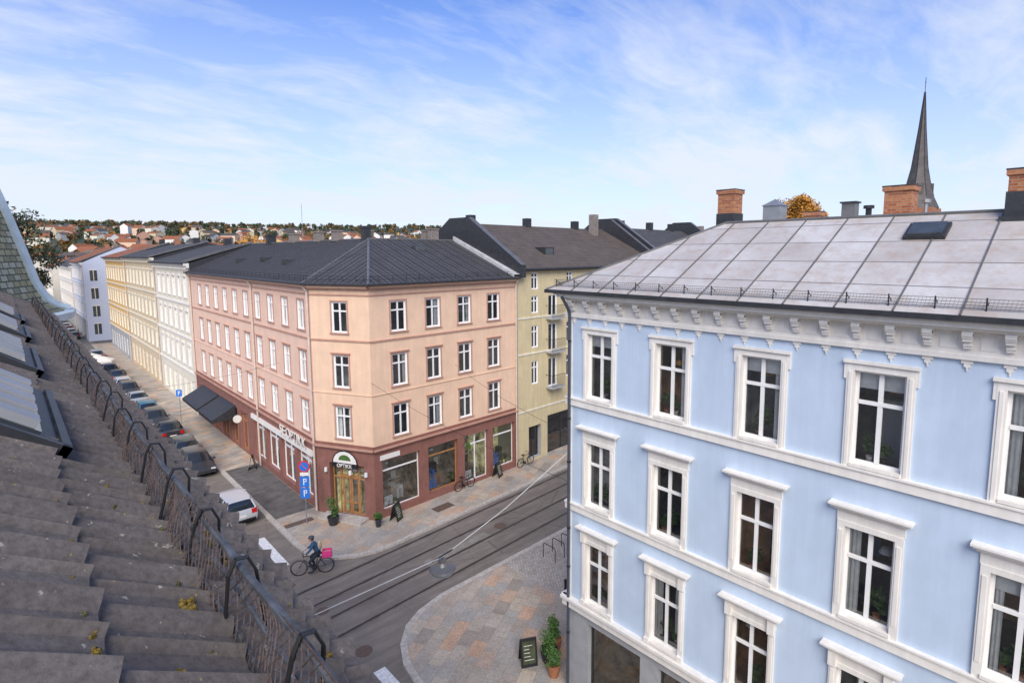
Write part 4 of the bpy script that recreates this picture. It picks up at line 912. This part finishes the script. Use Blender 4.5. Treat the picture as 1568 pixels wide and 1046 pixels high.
for _ in range(820):
    az=math.radians(U(-12,62)); rr=U(225,1250) if R()<.72 else U(225,500); x=rr*math.sin(az);y=rr*math.cos(az)
    if rr<330 and x<32: continue
    z=hz(x,y) if rr>330 else 0; a=U(0,3.14); F=frame((x,y),(math.cos(a),math.sin(a)),(-math.sin(a),math.cos(a))); lu,ln=U(5,11),U(4.5,6.5); hgt=U(7,12) if rr>400 else U(9,13); k=random.choice(cw); rk=random.choice(['roofred','roofred','rooftile','rooftileb','roofred'])
    hh.box(F,-lu,lu,-ln,ln,z-6,z+hgt,k); T1=z+hgt; rd=U(2.5,4.5)
    roofquad(hh,[F(-lu-.4,-ln-.4,T1),F(lu+.4,-ln-.4,T1),F(lu+.4,0,T1+rd),F(-lu-.4,0,T1+rd)],rk); roofquad(hh,[F(lu+.4,ln+.4,T1),F(-lu-.4,ln+.4,T1),F(-lu-.4,0,T1+rd),F(lu+.4,0,T1+rd)],rk)
    for sgn in (-1,1): hh.face([F(sgn*lu,-ln,T1),F(sgn*lu,ln,T1),F(sgn*lu,0,T1+rd)],k)
    if rr<650:
        for zz in np.arange(1.2,hgt-1.5,3):
            for u in np.arange(-lu+1.2,lu-1,2.8): hh.box(F,u,u+1.1,-ln-.04,ln+.04,z+zz,z+zz+1.5,'skyl')
hh.obj('distant_houses')
rg=np.random.default_rng(5)
def farforest(name,n,rmin,rmax,k,big=1.):
    V=[];Fc=[]
    for _ in range(n):
        az=math.radians(U(-14,64)); rr=rmin+(rmax-rmin)*R(); x=rr*math.sin(az);y=rr*math.cos(az); z=hz(x,y) if rr>330 else 0
        if rr<330 and x<30: continue
        s_=U(3.5,7)*(1+rr/2500)*big; hgt=U(7,13)*big
        m_=46; d=rg.normal(size=(m_,3)); d/=np.linalg.norm(d,axis=1)[:,None]; d*= (rg.random((m_,1))**.35)*np.array([s_*.62,s_*.62,hgt*.42]); c=np.array([x,y,z+hgt*.55])+d
        t1=rg.normal(size=(m_,3))*s_*.15; t2=rg.normal(size=(m_,3))*s_*.15
        for p,a,b in zip(c,t1,t2):
            i=len(V); V+= [p-a,p+b,p+a,p-b]; Fc.append((i,i+1,i+2,i+3))
    me=bpy.data.meshes.new(name); me.from_pydata([tuple(v) for v in V],[],Fc); me.materials.append(M[k]); o=bpy.data.objects.new(name,me); scene.collection.objects.link(o)
farforest('distant_autumn_trees',1400,240,1800,'leafy'); farforest('distant_green_trees',2000,300,1900,'leafd'); farforest('distant_golden_trees',260,260,1400,'leafo',.9)
rowbuilding('grey_townhouse',-12,150,185,11,'grey',4,'rooftile',3,depth=10)
rowbuilding('white_townhouse',3.5,262,275,12,'cream',4,'roofred',3,depth=14)

# ------------------------------------------------------------------ world & sun
wd=bpy.data.worlds.new('World'); scene.world=wd; wd.use_nodes=True; nt=wd.node_tree; bg=nt.nodes['Background']
sky=N(nt,'ShaderNodeTexSky'); sky.sky_type='NISHITA'; sky.sun_disc=False
se,sa=40,222
sky.sun_elevation=math.radians(se); sky.sun_rotation=math.radians(sa); sky.air_density=1.0; sky.dust_density=.4; sky.ozone_density=3
tc=N(nt,'ShaderNodeTexCoord'); sp=N(nt,'ShaderNodeSeparateXYZ'); nt.links.new(tc.outputs['Generated'],sp.inputs[0])
den=math_n(nt,'ADD',math_n(nt,'MAXIMUM',sp.outputs[2],0.),.22)
cmb=N(nt,'ShaderNodeCombineXYZ'); nt.links.new(math_n(nt,'DIVIDE',sp.outputs[0],den),cmb.inputs[0]); nt.links.new(math_n(nt,'DIVIDE',sp.outputs[1],den),cmb.inputs[1])
mp=N(nt,'ShaderNodeMapping'); mp.inputs['Rotation'].default_value=(0,0,math.radians(50)); mp.inputs['Scale'].default_value=(.8,1.2,1); mp.inputs['Location'].default_value=(1.3,.4,0); nt.links.new(cmb.outputs[0],mp.inputs[0])
n1=N(nt,'ShaderNodeTexNoise'); n1.inputs['Scale'].default_value=1.1; n1.inputs['Detail'].default_value=9; n1.inputs['Roughness'].default_value=.6; n1.inputs['Distortion'].default_value=.3; nt.links.new(mp.outputs[0],n1.inputs['Vector'])
mp2=N(nt,'ShaderNodeMapping'); mp2.inputs['Rotation'].default_value=(0,0,math.radians(30)); mp2.inputs['Scale'].default_value=(1.6,3.6,1); nt.links.new(cmb.outputs[0],mp2.inputs[0])
n2=N(nt,'ShaderNodeTexNoise'); n2.inputs['Scale'].default_value=1.8; n2.inputs['Detail'].default_value=7; n2.inputs['Roughness'].default_value=.62; n2.inputs['Distortion'].default_value=.8; nt.links.new(mp2.outputs[0],n2.inputs['Vector'])
nf=math_n(nt,'ADD',math_n(nt,'MULTIPLY',n1.outputs['Fac'],.72),math_n(nt,'MULTIPLY',n2.outputs['Fac'],.28))
cl_=ramp(nt,nf,[(.46,0.),(.66,.66)])
hzn=ramp(nt,sp.outputs[2],[(.0,.95),(.12,.6),(.40,0.)])
fac=math_n(nt,'MINIMUM',math_n(nt,'ADD',cl_,hzn),.95)
skc=mixc(nt,1.,sky.outputs[0],(.80,.96,1.40),'MULTIPLY')
col=mixc(nt,fac,skc,(5.5,5.9,6.5))
nt.links.new(col,bg.inputs[0]); bg.inputs[1].default_value=.15
sd=bpy.data.lights.new('sun','SUN'); sd.energy=3.8; sd.angle=math.radians(40); sd.color=(1,.94,.85); so=bpy.data.objects.new('sun',sd); scene.collection.objects.link(so)
az=math.radians(sa); el=math.radians(se); dirv=Vector((math.sin(az)*math.cos(el),math.cos(az)*math.cos(el),math.sin(el))); so.rotation_euler=dirv.to_track_quat('Z','Y').to_euler(); so.location=(0,0,60)

# ------------------------------------------------------------------ camera
f,cx_,cy_=860.,815.,486.; pitch=math.radians(6.5); roll=math.radians(.15); yaw=math.atan(814*math.cos(pitch)/f)
fw=Vector((math.sin(yaw)*math.cos(pitch),math.cos(yaw)*math.cos(pitch),-math.sin(pitch))); r_=Vector((math.cos(yaw),-math.sin(yaw),0)); dn=fw.cross(r_)
if dn.z>0: dn=-dn
r2=r_*math.cos(roll)+dn*math.sin(roll); up=-( -r_*math.sin(roll)+dn*math.cos(roll))
cd=bpy.data.cameras.new('camera'); cam=bpy.data.objects.new('camera',cd); scene.collection.objects.link(cam); scene.camera=cam
bk=-fw; cam.matrix_world=Matrix(((r2.x,up.x,bk.x,0),(r2.y,up.y,bk.y,0),(r2.z,up.z,bk.z,16.5),(0,0,0,1)))
cd.sensor_width=36; cd.sensor_fit='HORIZONTAL'; cd.lens=f/1568*36; cd.shift_x=(784-cx_)/1568; cd.shift_y=-(523-cy_)/1568; cd.clip_start=.05; cd.clip_end=8000
